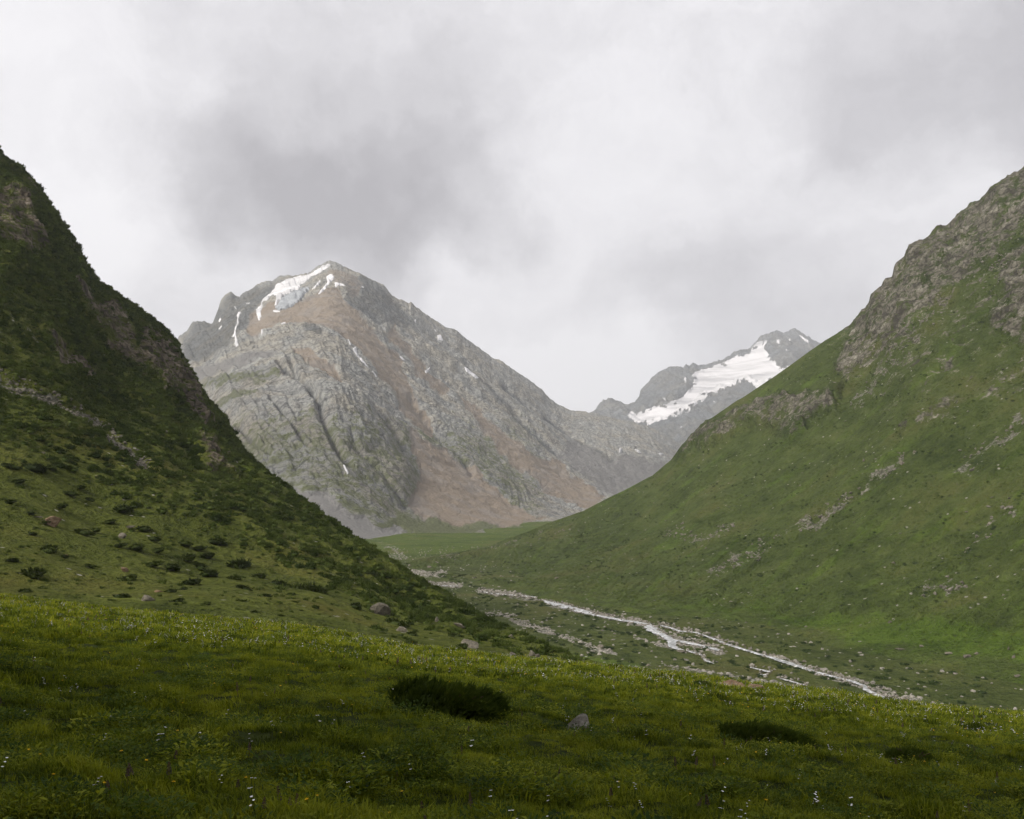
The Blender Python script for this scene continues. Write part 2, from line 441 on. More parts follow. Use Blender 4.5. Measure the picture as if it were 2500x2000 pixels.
def build_mountain():
    u = np.arange(382, 1740, 1.8)
    th = cols_from_px(u)
    yr = interp(u, [(380, 3350), (560, 3250), (808, 3000), (957, 3080), (1200, 3400), (1393, 3700), (1740, 4100)], 1)
    vr = interp(u, SKY_MTN, 1) - 2.2 * (ridged(u / 11, u * 0 + 3.3, 4, 77, .6) - .3)
    yf = interp(u, [(380, 860), (700, 900), (870, 960), (950, 1040), (1090, 1180), (1250, 1230), (1350, 1400), (1450, 1600), (1740, 2300)], 1)
    yr = soften(yr, 70); yf = soften(yf, 60)
    zf = floor_z(0, yf) - 4
    c = np.cos(th)
    p = interp(u, [(380, 0.85), (600, 0.92), (808, 1.02), (1000, 1.12), (1250, 1.25), (1740, 1.2)], 1)
    L, T = hill_grid(th, yf / c, zf, yr / c, (HV - vr) / F * yr, p, 400, 24, 0.8, toe=.22)
    X, Y, Z, U, V = L.X, L.Y, L.Z, L.U.copy(), L.V.copy()
    # masks, drawn where the photograph shows them and broken up by noise
    wu = U + 26 * fbm(U / 60, V / 60, 4, 11); wv_ = V + 22 * fbm(U / 60, V / 60, 4, 23)
    def soft(poly, w=14): return smooth(sdf(wu, wv_, poly), -w, w)
    brown = np.maximum.reduce([
        soft([(640, 760), (690, 745), (760, 720), (815, 700), (850, 735), (900, 790), (960, 850), (1000, 920), (1040, 1000), (1062, 1062), (1035, 1062), (990, 990), (950, 930), (905, 880), (870, 830),
              (810, 800), (740, 790), (690, 800), (640, 820), (610, 830), (600, 800)]),
        soft([(1000, 1060), (1060, 1100), (1130, 1140), (1210, 1185), (1290, 1245), (1340, 1262), (1240, 1285), (1120, 1282), (1010, 1265), (985, 1250), (1020, 1180)]),
        soft([(1110, 940), (1180, 1010), (1240, 1070), (1340, 1130), (1480, 1205), (1440, 1245), (1330, 1190), (1230, 1110), (1160, 1040)]),
        0.8 * soft([(700, 840), (760, 850), (800, 880), (880, 960), (870, 975), (790, 915), (720, 880)], 8),
        0.85 * soft([(960, 780), (1010, 860), (1100, 940), (1090, 960), (1010, 900), (950, 820)], 10),
        0.6 * soft([(800, 640), (850, 660), (900, 700), (860, 720), (830, 700), (790, 690)], 8)])
    grey = np.maximum.reduce([
        soft([(715, 1200), (790, 1225), (860, 1262), (930, 1290), (1010, 1300), (900, 1340), (760, 1320), (700, 1240)]),
        0.7 * soft([(470, 900), (560, 880), (640, 840), (690, 850), (640, 890), (540, 920), (470, 940)]),
        0.75 * soft([(1400, 1080), (1560, 1120), (1680, 1130), (1600, 1180), (1500, 1215), (1420, 1170), (1350, 1110)], 20)])
    green = np.maximum.reduce([
        0.55 * soft([(480, 930), (570, 915), (680, 920), (690, 940), (600, 950), (490, 955)], 8),
        0.6 * soft([(500, 970), (600, 955), (640, 965), (600, 990), (510, 1000)], 8),
        0.5 * soft([(690, 860), (740, 840), (745, 880), (700, 890)], 8),
        0.95 * soft([(860, 1300), (960, 1270), (1080, 1262), (1180, 1272), (1300, 1262), (1250, 1300), (1100, 1310), (900, 1345)], 24),
        0.5 * soft([(720, 1195), (900, 1235), (1000, 1260), (990, 1275), (860, 1245), (730, 1215)], 8),
        0.52 * smooth(V, 880, 1100) * smooth(U, 1480, 1250)])
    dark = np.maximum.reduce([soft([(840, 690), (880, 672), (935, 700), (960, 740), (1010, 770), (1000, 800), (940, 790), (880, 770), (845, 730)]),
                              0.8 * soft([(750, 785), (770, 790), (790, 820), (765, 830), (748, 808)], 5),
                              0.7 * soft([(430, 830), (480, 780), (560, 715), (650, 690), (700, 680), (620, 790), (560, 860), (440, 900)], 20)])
    butt = soft([(520, 935), (640, 900), (700, 880), (770, 895), (830, 950), (900, 1010), (960, 1090), (990, 1160), (985, 1230), (930, 1262), (860, 1240), (760, 1200), (640, 1140)], 26)
    # relief: ribs that follow the fall line, crags, and the rock buttress standing proud of the scree
    loose = np.clip(np.maximum(brown, grey), 0, 1)
    q = (U - 0.95 * V + 40 * fbm(U / 130, V / 130, 3, 17)) * 1.25; s = (0.8 * V + 0.7 * U) * 1.1
    fade = smooth(T, 0.04, 0.26) * (1 - 0.82 * smooth(T, 0.86, 1.0))
    rib = ridged(q / 150, s / 620, 5, 3, 0.52) - .4
    crag = ridged(q / 62, s / 130, 6, 9, 0.62) - .4
    big = fbm(X / 480, (Y + Z) / 480, 4, 5)
    d = fade * (52 * big + (1 - 0.8 * loose) * (13 * rib + 8 * crag + 5 * (ridged(q / 85, s / 900, 3, 15) - .4)) + 8 * fbm(X / 25, (Z + Y) / 25, 4, 40)) + butt * 18 * smooth(T, 0.05, 0.25)
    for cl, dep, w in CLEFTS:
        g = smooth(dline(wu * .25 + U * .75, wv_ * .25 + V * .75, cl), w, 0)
        d = d - .6 * dep * g; dark = np.maximum(dark, .75 * g ** 2)  # shade inside the clefts is painted into the rock colour too
    d = d + (1 - loose) * 5 * (ridged(q / 18, s / 38, 4, 70) - .3) * smooth(T, 0.05, .25) * (1 - smooth(T, 1.0, 1.05))
    L.Y = Y - 0.55 * d; L.Z = Z + 0.62 * d; L.X = X * (L.Y / Y)
    # keep the traced skyline: lift whatever hides above it back to the ridge line
    vmax = vr[None, :] + 1.0
    cap = (HV - vmax) / F * L.Y
    near = (T < 0.985)
    L.Z = np.where(near & (L.Z > cap), cap - 0.12 * (L.Z - cap), L.Z)
    L.project()
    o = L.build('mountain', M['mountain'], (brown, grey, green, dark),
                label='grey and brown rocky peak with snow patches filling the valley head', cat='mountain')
    return L, o

def snow_on(L, parent, poly, name, mat, lift, label=None, rough=1.0, holes=0):
    """a sheet of snow lying on the terrain inside the outline, thick in the middle and sunk in at its rim"""
    P = np.asarray(poly, float); nr, nc = L.X.shape
    lo = P.min(0) - 12; hi = P.max(0) + 12
    front = slice(0, nr - 20)
    sel = (L.U[front] > lo[0]) & (L.U[front] < hi[0]) & (L.V[front] > lo[1]) & (L.V[front] < hi[1])
    ii, jj = np.where(sel)
    if len(ii) == 0: return None
    i0, i1, j0, j1 = ii.min(), ii.max() + 1, jj.min(), jj.max() + 1
    U = L.U[i0:i1, j0:j1]; V = L.V[i0:i1, j0:j1]
    ext = max(hi - lo)
    w = rough * min(6.0, 1.2 + ext / 30)
    d = sdf(U + w * fbm(U / 13, V / 13, 4, 5), V + w * fbm(U / 13, V / 13, 4, 8), P)
    if holes: d = d - holes * np.clip(fbm(U / 22, V / 8, 4, 15) - .12, 0, 1)
    off = lift * (np.clip(d / 2.5, -0.5, 1) - 0.15)
    X = L.X[i0:i1, j0:j1]; Y = L.Y[i0:i1, j0:j1] - off * 0.5; Z = L.Z[i0:i1, j0:j1] + off * 0.85
    keepv = d > -1.6
    keep = keepv[:-1, :-1] & keepv[1:, :-1] & keepv[:-1, 1:] & keepv[1:, 1:]
    if keep.sum() < 2: return None
    f = grid_faces(*U.shape, keep=keep)
    used, inv = np.unique(f, return_inverse=True)
    me = raw_mesh(name, np.stack([X, Y, Z], -1).reshape(-1, 3)[used], inv.reshape(-1, 4))
    me.materials.append(mat)
    o = link(bpy.data.objects.new(name, me)); o.parent = parent
    if label: o['label'] = label
    return o

z4 = lambda pts: [(400 + x * .3711, 600 + y * .3711) for x, y in pts]
z5 = lambda pts: [(1000 + x * .3711, 700 + y * .3711) for x, y in pts]
z6 = lambda pts: [(1700 + x * .3711, 400 + y * .3711) for x, y in pts]
MTN, mountain = build_mountain()
for pl in [
    [(740, 255), (820, 215), (870, 205), (960, 185), (1050, 130), (1105, 112), (1090, 140), (1030, 180), (970, 205), (930, 240), (880, 290), (840, 300), (780, 340), (745, 385), (720, 400),
     (740, 330), (720, 320), (680, 360), (650, 380), (640, 440), (635, 495), (625, 490), (600, 430), (640, 380), (670, 330), (720, 290)],
    [(1065, 200), (1100, 185), (1125, 205), (1105, 230), (1060, 290), (1010, 330), (1030, 290), (1075, 240)],
    [(1118, 238), (1180, 248), (1200, 265), (1150, 262), (1130, 278)], [(965, 295), (1025, 222), (1038, 236), (1000, 278)],
    [(488, 438), (508, 438), (487, 475), (494, 500), (474, 560), (487, 640), (493, 655), (475, 668), (462, 650), (468, 600), (442, 603), (468, 550), (478, 500)],
    [(372, 468), (383, 488), (367, 508), (358, 494)], [(358, 548), (378, 518), (384, 525), (364, 555)],
    [(1202, 608), (1216, 612), (1236, 645), (1230, 660)], [(1238, 675), (1265, 658), (1273, 700), (1340, 790), (1348, 808), (1268, 727)], [(1366, 822), (1376, 822), (1408, 862), (1400, 868)],
    [(1800, 588), (1822, 586), (1842, 626), (1798, 624)], [(1712, 822), (1732, 816), (1757, 788), (1748, 828), (1725, 842)], [(1968, 788), (2003, 808), (2080, 872), (2050, 874), (1998, 837)],
    [(1174, 1438), (1188, 1440), (1219, 1490), (1212, 1514), (1188, 1477)], [(1548, 727), (1560, 725), (1594, 752), (1578, 756)], [(636, 550), (652, 550), (648, 592), (638, 590)],
    [(766, 512), (802, 500), (804, 510), (775, 522)], [(710, 420), (770, 425), (765, 438), (720, 436)], [(455, 392), (470, 400), (482, 420), (474, 420)], [(1648, 485), (1660, 483), (1660, 510), (1652, 510)],
    [(1772, 548), (1784, 550), (1802, 572), (1796, 574)], [(535, 378), (570, 370), (565, 382), (540, 388)], [(1300, 262), (1318, 270), (1314, 280), (1302, 272)],
]:
    snow_on(MTN, mountain, z4(pl), 'snow_patch', M['snow'], 3.5)
snow_on(MTN, mountain, z4([(775, 345), (840, 305), (885, 292), (950, 268), (962, 280), (905, 350), (845, 402), (800, 418), (745, 425), (722, 410), (748, 385)]), 'glacier', M['ice'], 6.0,
        'blue grey bare ice under the summit snowfield')
for pl in [[(1372, 1066), (1402, 1068), (1398, 1090), (1378, 1090)], [(1472, 1068), (1510, 1078), (1534, 1096), (1500, 1094)], [(1626, 1098), (1674, 1096), (1655, 1114)]]:
    snow_on(MTN, mountain, z5(pl), 'snow_patch', M['snow'], 8.0)

# ------------------------------------------------------------------ terrain: snowy mountain behind, about 7 km away
SKY_FAR = [(1380, 1060), (1430, 1020), (1449, 1006), (1460, 993), (1473, 980), (1491, 974), (1501, 982), (1516, 984), (1527, 989), (1538, 987), (1549, 984), (1560, 973), (1564, 956), (1579, 941), (1590, 926), (1612, 910), (1638, 897),
           (1649, 900), (1660, 897), (1668, 902), (1675, 891), (1683, 895), (1692, 887), (1705, 895), (1727, 893), (1746, 884), (1761, 882), (1783, 869), (1804, 858), (1828, 856), (1841, 841), (1860, 823),
           (1878, 816), (1897, 808), (1913, 817), (1930, 808), (1941, 804), (1960, 816), (1978, 827), (2004, 843), (2060, 885), (2150, 960), (2300, 1040)]
def build_far():
    u = np.arange(1382, 2160, 1.8)
    th = cols_from_px(u); c = np.cos(th)
    yr = interp(u, [(1380, 6300), (1640, 6700), (1940, 7200), (2300, 7400)], 1)
    vr = interp(u, SKY_FAR, 1) - 3.0 * (ridged(u / 12, u * 0 + 3.3, 4, 78, .6) - .3)
    yf = np.full_like(u, 4300.0); zf = np.full_like(u, 120.0)
    L, T = hill_grid(th, yf / c, zf, yr / c, (HV - vr) / F * yr, np.full_like(u, 1.05), 190, 16, 0.9)
    X, Y, Z, U, V = L.X, L.Y, L.Z, L.U.copy(), L.V.copy()
    snow = smooth(sdf(U, V, GLACIER), -4, 12)
    q = X + 0.5 * Z; s = Z - 0.5 * X
    fade = smooth(T, 0, .1) * (1 - 0.85 * smooth(T, .88, 1))
    d = fade * (1 - .85 * snow) * (60 * ridged(q / 260, s / 700, 5, 31) + 42 * ridged(q / 90, s / 200, 5, 35, .6)) + 60 * fade * fbm(X / 700, Z / 700, 3, 39)
    d = d + (1 - snow) * 14 * ridged(q / 38, s / 60, 3, 36) * smooth(T, 0, .1)
    L.Y = Y - 0.5 * d; L.Z = Z + 0.55 * d; L.X = X * (L.Y / Y)
    cap = (HV - (vr[None, :] + 1)) / F * L.Y
    L.Z = np.where((T < .985) & (L.Z > cap), cap - .1 * (L.Z - cap), L.Z)
    L.project()
    zero = np.zeros_like(X)
    brown = 0.2 * smooth(fbm(U / 70, V / 70, 4, 81), 0.0, 0.4)
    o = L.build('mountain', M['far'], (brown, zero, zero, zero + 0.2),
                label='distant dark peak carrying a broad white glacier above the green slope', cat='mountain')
    return L, o
GLACIER = [(1841, 836), (1863, 832), (1876, 830), (1867, 849), (1878, 867), (1893, 882), (1908, 899), (1930, 890), (1990, 868), (1990, 900), (1900, 930), (1848, 949), (1826, 930), (1800, 938), (1748, 960),
           (1720, 976), (1679, 1005), (1638, 1021), (1605, 1030), (1579, 1042), (1553, 1031), (1530, 1019), (1538, 1002), (1556, 1008), (1594, 993), (1623, 986), (1653, 975), (1679, 957), (1686, 941),
           (1694, 930), (1686, 919), (1697, 906), (1727, 900), (1757, 889), (1785, 875), (1806, 865), (1830, 862)]
FAR, far_mountain = build_far()
snow_on(FAR, far_mountain, GLACIER, 'glacier', M['snow'], 7.0, 'broad white glacier with grey crevasse lines', rough=.9, holes=42)
for pl in [[(528, 1155), (552, 1148), (548, 1188), (528, 1182)], [(668, 1118), (748, 1168), (738, 1184), (688, 1145)], [(572, 1198), (602, 1225), (590, 1232)], [(603, 1148), (622, 1148), (612, 1172)]]:
    snow_on(FAR, far_mountain, z6(pl), 'snow_patch', M['snow'], 12.0)
for pl in [[(1800, 600), (1822, 598), (1826, 632), (1812, 634)], [(1645, 722), (1690, 742), (1680, 752)], [(1990, 748), (2015, 760), (2030, 775), (2005, 765)], [(1770, 920), (1800, 920), (1790, 932)]]:
    snow_on(FAR, far_mountain, z5(pl), 'snow_patch', M['snow'], 12.0)

# ------------------------------------------------------------------ terrain: right hillside across the river
SKY_R = [(900, 1392), (960, 1380), (1013, 1369), (1125, 1350), (1200, 1333), (1223, 1323), (1286, 1303), (1334, 1283), (1423, 1253), (1482, 1223), (1527, 1201), (1594, 1167), (1638, 1130), (1660, 1101), (1694, 1067), (1723, 1038), (1800, 983), (1811, 977),
         (1908, 912), (2004, 845), (2045, 819), (2071, 801), (2086, 790), (2103, 764), (2112, 760), (2124, 741), (2126, 727), (2134, 715), (2153, 704), (2160, 693), (2177, 682), (2186, 656), (2208, 637),
         (2219, 610), (2234, 598), (2257, 591), (2279, 571), (2290, 558), (2320, 550), (2346, 522), (2368, 508), (2386, 500), (2427, 459), (2461, 437), (2483, 430), (2500, 418), (2700, 270), (3000, 120), (3400, 60)]
FOOT_R = [(900, 1388), (960, 1386), (1100, 1415), (1230, 1437), (1330, 1465), (1450, 1478), (1560, 1500), (1700, 1508), (1790, 1516), (1867, 1527), (1960, 1556), (2034, 1582), (2130, 1600), (2250, 1626), (2400, 1656), (2500, 1680), (2700, 1730), (3400, 1950)]
def foot_y(u):
    return 55.0 / ((interp(u, FOOT_R, 1) - HV) / F + 0.025)
def build_right():
    u = np.concatenate([np.arange(930, 2520, 2.1), np.arange(2520, 3400, 8)])
    th = cols_from_px(u); c = np.cos(th)
    yr = interp(u, [(900, 690), (1013, 735), (1125, 810), (1200, 860), (1286, 900), (1423, 905), (1527, 890), (1690, 860), (2000, 810), (2500, 770), (3400, 640)], 1)
    vr = interp(u, SKY_R, 1)
    yf = foot_y(u)
    zf = floor_z(0, yf) - 0.3
    p = interp(u, [(900, 1.0), (1200, 1.3), (1500, 1.75), (1900, 1.55), (2500, 1.35), (3400, 1.2)], 1)
    L, T = hill_grid(th, yf / c, zf, yr / c, (HV - vr) / F * yr, p, 400, 20, interp(u, [(900, .02), (1200, .05), (1420, .7), (3400, .7)], 1))
    X, Y, Z, U, V = L.X, L.Y, L.Z, L.U.copy(), L.V.copy()
    wu = U + 30 * fbm(U / 70, V / 70, 4, 51); wv_ = V + 26 * fbm(U / 70, V / 70, 4, 53)
    def soft(poly, w=30): return smooth(sdf(wu, wv_, poly), -w, w)
    crest = soft([(2070, 800), (2100, 730), (2200, 600), (2300, 520), (2420, 420), (2520, 360), (2900, 200), (2900, 420), (2520, 560), (2440, 640), (2350, 720), (2290, 770), (2200, 840), (2120, 870), (2090, 850)])
    ledge = soft([(1690, 1055), (1800, 1010), (1900, 985), (2000, 985), (2060, 960), (2040, 1020), (1960, 1070), (1900, 1075), (1830, 1065), (1760, 1090), (1700, 1110), (1660, 1130)], 14)
    right_ = np.maximum.reduce([soft([(2430, 640), (2520, 600), (2520, 880), (2450, 860), (2400, 800), (2440, 730)]), soft([(2150, 830), (2230, 800), (2250, 850), (2180, 880), (2100, 900)]),
                                soft([(2060, 840), (2140, 800), (2130, 900), (2060, 960), (2030, 940)]), 0.8 * soft([(2280, 900), (2340, 880), (2350, 930), (2290, 960)]),
                                0.8 * soft([(2270, 1000), (2350, 980), (2330, 1040), (2200, 1090), (2190, 1060)]), 0.6 * soft([(2380, 900), (2500, 880), (2500, 1000), (2420, 1000)])])
    rock = np.maximum.reduce([0.64 * crest, 0.58 * ledge, 0.66 * right_, 0.33 * smooth(V, 1150, 900) * smooth(U, 1900, 2200)])
    scree = .85 * np.maximum.reduce([
        0.62 * smooth(dline(wu, wv_, [(2200, 1132), (2120, 1200), (2060, 1245), (1990, 1285), (1930, 1320)]), 16, 5),
        0.45 * smooth(dline(wu, wv_, [(1930, 1320), (1860, 1380), (1800, 1395), (1740, 1410)]), 26, 8),
        0.55 * smooth(dline(wu, wv_, [(2500, 1045), (2420, 1105), (2350, 1160)]), 24, 8),
        0.5 * smooth(dline(wu, wv_, [(2470, 1240), (2400, 1300), (2360, 1345)]), 18, 6),
        0.5 * soft([(2230, 1440), (2320, 1420), (2380, 1440), (2400, 1470), (2250, 1470)], 10),
        0.5 * smooth(dline(wu, wv_, [(2300, 760), (2200, 870), (2100, 990)]), 30, 8),
        0.2 * smooth(dline(wu, wv_, [(1060, 1372), (1180, 1350), (1280, 1330), (1400, 1300)]), 12, 4),
        0.36 * smooth(dline(wu, wv_, [(1640, 1320), (1720, 1330), (1780, 1300)]), 26, 8),
        0.50 * soft([(2350, 700), (2500, 560), (2500, 640), (2400, 740)])])
    lush = np.maximum(0.8 * soft([(1500, 1490), (1800, 1480), (2000, 1500), (2300, 1530), (2520, 1560), (2520, 1640), (2250, 1600), (2100, 1590), (2000, 1550), (1850, 1510)], 20), 0.35 * smooth(V, 1330, 1480))
    fade = smooth(T, 0.0, 0.10) * (1 - 0.85 * smooth(T, .9, 1.0))
    q = X * 0.9 + 0.5 * Z; s = Z - 0.5 * X
    fall = Y * 0.75 - X * 0.25
    d = fade * (9 * fbm(X / 150, Y / 150, 4, 61) + 4.5 * ridged(fall / 55, X / 240, 3, 62) * smooth(T, .2, .5)) + smooth(T, 0, .03) * (1 - .8 * smooth(T, .97, 1)) * 1.1 * fbm(X / 14, Y / 14, 4, 63)
    rk = np.clip(rock * 1.15, 0, 1)
    d = d + fade * rk * (13 * (ridged(X / 40, Z / 48, 5, 64, .62) - .2)) + rk * (4.5 * (ridged(X / 12, Z / 14, 3, 65) - .2)) * (1 - smooth(T, 1.0, 1.05))
    d = d + 7 * ledge * fade
    q2 = U + 1.35 * V; s2 = U - .7 * V
    d = d + fade * (2.6 * (ridged(q2 / 60, s2 / 420, 4, 66) - .3) + 1.2 * (ridged(q2 / 22, s2 / 190, 3, 67) - .3))
    lush = np.maximum(lush, .55 * smooth(fbm(q2 / 40, s2 / 260, 4, 68), -.05, .4))
    hollow = smooth(dline(U, V, [(2200, 1132), (2120, 1200), (2060, 1245), (1990, 1285)]), 14, 0)
    d = d - 3.5 * hollow
    step = 1.6 * smooth(T, 0.0, 0.02) * smooth(U, 1150, 1420)            # the low bank above the stream bed
    L.Y = Y - 0.35 * d; L.X = X - 0.25 * d + 0; L.Z = Z + 0.7 * d + step
    cap = (HV - (vr[None, :] + 0.6)) / F * L.Y
    L.Z = np.where((T < .985) & (T > .5) & (L.Z > cap), cap - .1 * (L.Z - cap), L.Z)
    L.project()
    o = L.build('right_hillside', M['right'], (rock, scree, lush, rock * 0 + 1), label='steep green hillside with grey crags rising on the right of the stream', cat='hillside')
    L.T, L.rock, L.scree = T, rock, scree
    return L, o
RIGHT, right_hill = build_right()

# ------------------------------------------------------------------ terrain: left hillside and the slope behind the camera
SKY_L = [(-400, 60), (-200, 220), (-40, 340), (0, 374), (4, 389), (26, 404), (52, 419), (80, 445), (93, 463), (111, 489), (130, 519), (156, 556), (178, 589), (192, 619), (195, 632), (211, 652), (229, 675), (234, 690), (256, 701), (297, 730), (349, 764),
         (386, 790), (412, 816), (430, 842), (441, 871), (453, 901), (479, 931), (497, 967), (534, 1004), (560, 1048), (594, 1097), (642, 1145), (657, 1167), (705, 1212), (753, 1249), (800, 1278), (850, 1317),
         (917, 1361), (972, 1398), (1017, 1426), (1058, 1443), (1102, 1469), (1147, 1487), (1184, 1510), (1221, 1525), (1280, 1547), (1332, 1576), (1406, 1606), (1444, 1621), (1500, 1650)]
CREST = [(-600, 1395), (0, 1456), (74, 1464), (185, 1479), (334, 1494), (482, 1509), (631, 1520), (742, 1531), (850, 1550), (998, 1580), (1110, 1591), (1221, 1606), (1369, 1617), (1462, 1628), (1650, 1645), (1847, 1674), (2044, 1692),
         (2163, 1712), (2281, 1725), (2399, 1739), (2500, 1747), (3100, 1830)]
def crest_y(u):
    return np.interp(u, [-600, 0, 800, 1500, 2500, 3100], [80, 82, 72, 66, 58, 54])
def meadow_slope(th):
    """fall of the meadow per metre of horizontal distance"""
    u = CU + F * np.tan(np.clip(th, -1.2, 1.2))
    uc = np.clip(u, -600, 3100)
    inside = ((interp(uc, CREST, 1) - HV) / F - 1.5 / crest_y(uc)) * np.cos(th)
    plane = 0.125 * np.cos(th) + 0.11 * np.sin(th)
    w = smooth(np.abs(th), 0.55, 0.75)
    return inside * (1 - w) + plane * w

def build_left():
    th_in = cols_from_px(np.arange(-60, 1500, 2.2))
    th_out = np.radians(np.linspace(-150, math.degrees(th_in[0]) - 0.2, 150))
    th = np.concatenate([th_out, th_in])
    u = CU + F * np.tan(np.clip(th, -1.2, 1.2))
    c = np.cos(th)
    yr = interp(np.clip(u, -60, 1500), [(-60, 325), (0, 330), (234, 350), (430, 360), (642, 300), (850, 260), (1017, 220), (1221, 165), (1444, 108), (1500, 95)], 1)
    vr = interp(np.clip(u, -400, 1500), SKY_L, 1)
    rr = yr / c; zr = (HV - vr) / F * yr
    rf = (crest_y(np.clip(u, -600, 3100)) + 4) / c
    out = smooth(-th, math.radians(27.8), math.radians(52))
    rr = np.where(th < th_in[0], (1 - out) * 368 + out * OUT_R, rr)
    zr = np.where(th < th_in[0], (1 - out) * np.interp(u, [-60, 0], [128, 119]) + out * OUT_Z, zr)
    rf = np.where(th < th_in[0], (1 - out) * 96 + out * 45, rf)
    ms = meadow_slope(th)
    zf = -1.5 - ms * rf - 2.5
    p = np.interp(np.degrees(th), [-150, -50, -27, -22, -17, -10, 0, 6], [1.1, 1.2, 1.55, 1.6, 1.55, 1.25, 1.05, 1.0])
    L, T = hill_grid(th, rf, zf, rr, zr, p, 330, 22, 0.6)
    X, Y, Z, U, V = L.X, L.Y, L.Z, L.U.copy(), L.V.copy()
    wu = U + 24 * fbm(U / 60, V / 60, 4, 91); wv_ = V + 24 * fbm(U / 60, V / 60, 4, 93)
    def soft(poly, w=16): return smooth(sdf(wu, wv_, poly), -w, w)
    rock = np.maximum.reduce([
        0.6 * soft([(-60, 480), (30, 500), (80, 560), (110, 640), (60, 660), (-60, 620)]),
        0.62 * soft([(150, 700), (230, 760), (300, 800), (350, 880), (340, 940), (260, 880), (180, 800)]),
        0.7 * soft([(330, 800), (420, 850), (450, 930), (500, 1000), (520, 1060), (470, 1050), (430, 1000), (370, 960), (330, 900)]),
        0.75 * soft([(90, 830), (170, 880), (230, 930), (200, 960), (120, 900)]), 0.62 * soft([(140, 560), (190, 620), (210, 680), (170, 640)]),
        0.6 * soft([(20, 400), (90, 470), (120, 540), (60, 470)]),
        0.7 * soft([(460, 1080), (520, 1110), (560, 1180), (500, 1160)])])
    strip = smooth(dline(wu * .3 + U * .7, wv_ * .3 + V * .7, [(-40, 905), (0, 926), (110, 989), (220, 1063), (300, 1115), (350, 1142)]), 17, 6)
    scree = np.maximum.reduce([.6 * strip, 0.5 * smooth(dline(wu, wv_, [(0, 790), (40, 830), (80, 870)]), 14, 5)])
    lush = np.maximum.reduce([0.8 * soft([(190, 650), (240, 700), (300, 745), (380, 800), (400, 830), (300, 780), (220, 720), (150, 640)], 10),  # first outline paints the sunlit crest edge into the grass colour
                              0.6 * soft([(520, 1105), (560, 1130), (620, 1190), (580, 1180), (530, 1140)], 8), 0.3 * smooth(V, 1380, 1460), 0.5 * soft([(120, 930), (180, 980), (280, 1060), (240, 1050), (150, 990)], 8)])
    fade = smooth(T, 0, .10) * (1 - .85 * smooth(T, .88, 1.0))
    d = fade * (10 * fbm(X / 95, Y / 95, 4, 101) + 5 * ridged((X + Y) / 60, Z / 60, 4, 102) * smooth(T, .3, .6)) + (0.25 + .75 * smooth(T, .2, .5)) * smooth(T, 0, .05) * (1 - .7 * smooth(T, .97, 1)) * 1.0 * fbm(X / 8, Y / 8, 4, 103)
    rk = np.clip(rock, 0, 1)
    d = d + fade * rk * 8 * ridged((X + .5 * Y) / 26, Z / 22, 5, 104, .6) + rk * 2.2 * ridged((X + .5 * Y) / 7, Z / 6, 3, 105) * (1 - smooth(T, 1.0, 1.05))
    d = d - 1.5 * strip
    L.X = X + 0.45 * d; L.Y = Y - 0.3 * d; L.Z = Z + 0.65 * d
    cap = (HV - (vr[None, :] + 0.6)) / F * L.Y
    inf = (th >= th_in[0])[None, :]
    L.Z = np.where(inf & (T < .985) & (T > .5) & (L.Z > cap), cap - .1 * (L.Z - cap), L.Z)
    L.project()
    o = L.build('left_hillside', M['left'], (rock, scree, lush, rock * 0 + 1), label='dark shrub covered hillside with brown cliffs rising on the left', cat='hillside')
    L.T, L.rock, L.scree, L.strip, L.inview, L.lush = T, rock, scree, strip, inf, lush
    return L, o
OUT_R, OUT_Z = 300.0, 110.0
LEFT, left_hill = build_left()

# ------------------------------------------------------------------ terrain: valley floor with the stream bed
z8 = lambda pts: [(850 + x * .3711, 1250 + y * .3711) for x, y in pts]
zr4 = lambda pts: [(1450 + x * .2783, 1450 + y * .2783) for x, y in pts]
zr1 = lambda pts: [(1650 + x * .3943, 1550 + y * .3943) for x, y in pts]
GRAVEL = [  # outline strips of gravel: line, half width in photo pixels
    ([(983, 1392), (1020, 1400), (1060, 1404), (1084, 1402)], 9), ([(1005, 1422), (1060, 1428), (1124, 1428)], 6), ([(1170, 1442), (1230, 1450), (1310, 1456)], 9),
    ([(1251, 1517), (1290, 1528), (1332, 1538), (1399, 1565)], 9), ([(1399, 1565), (1450, 1585), (1503, 1597)], 8), ([(1617, 1622), (1660, 1632), (1714, 1640), (1784, 1650), (1867, 1665), (1951, 1679)], 5),
    ([(1540, 1516), (1589, 1530), (1628, 1556), (1690, 1570), (1756, 1588)], 14), ([(1900, 1606), (1965, 1628), (2010, 1642)], 10), ([(2044, 1652), (2115, 1674), (2180, 1700), (2240, 1715)], 14),
    ([(1130, 1487), (1180, 1500), (1260, 1505)], 6), ([(1555, 1560), (1600, 1572), (1640, 1580)], 7), ([(1330, 1470), (1460, 1500), (1520, 1512)], 8)]
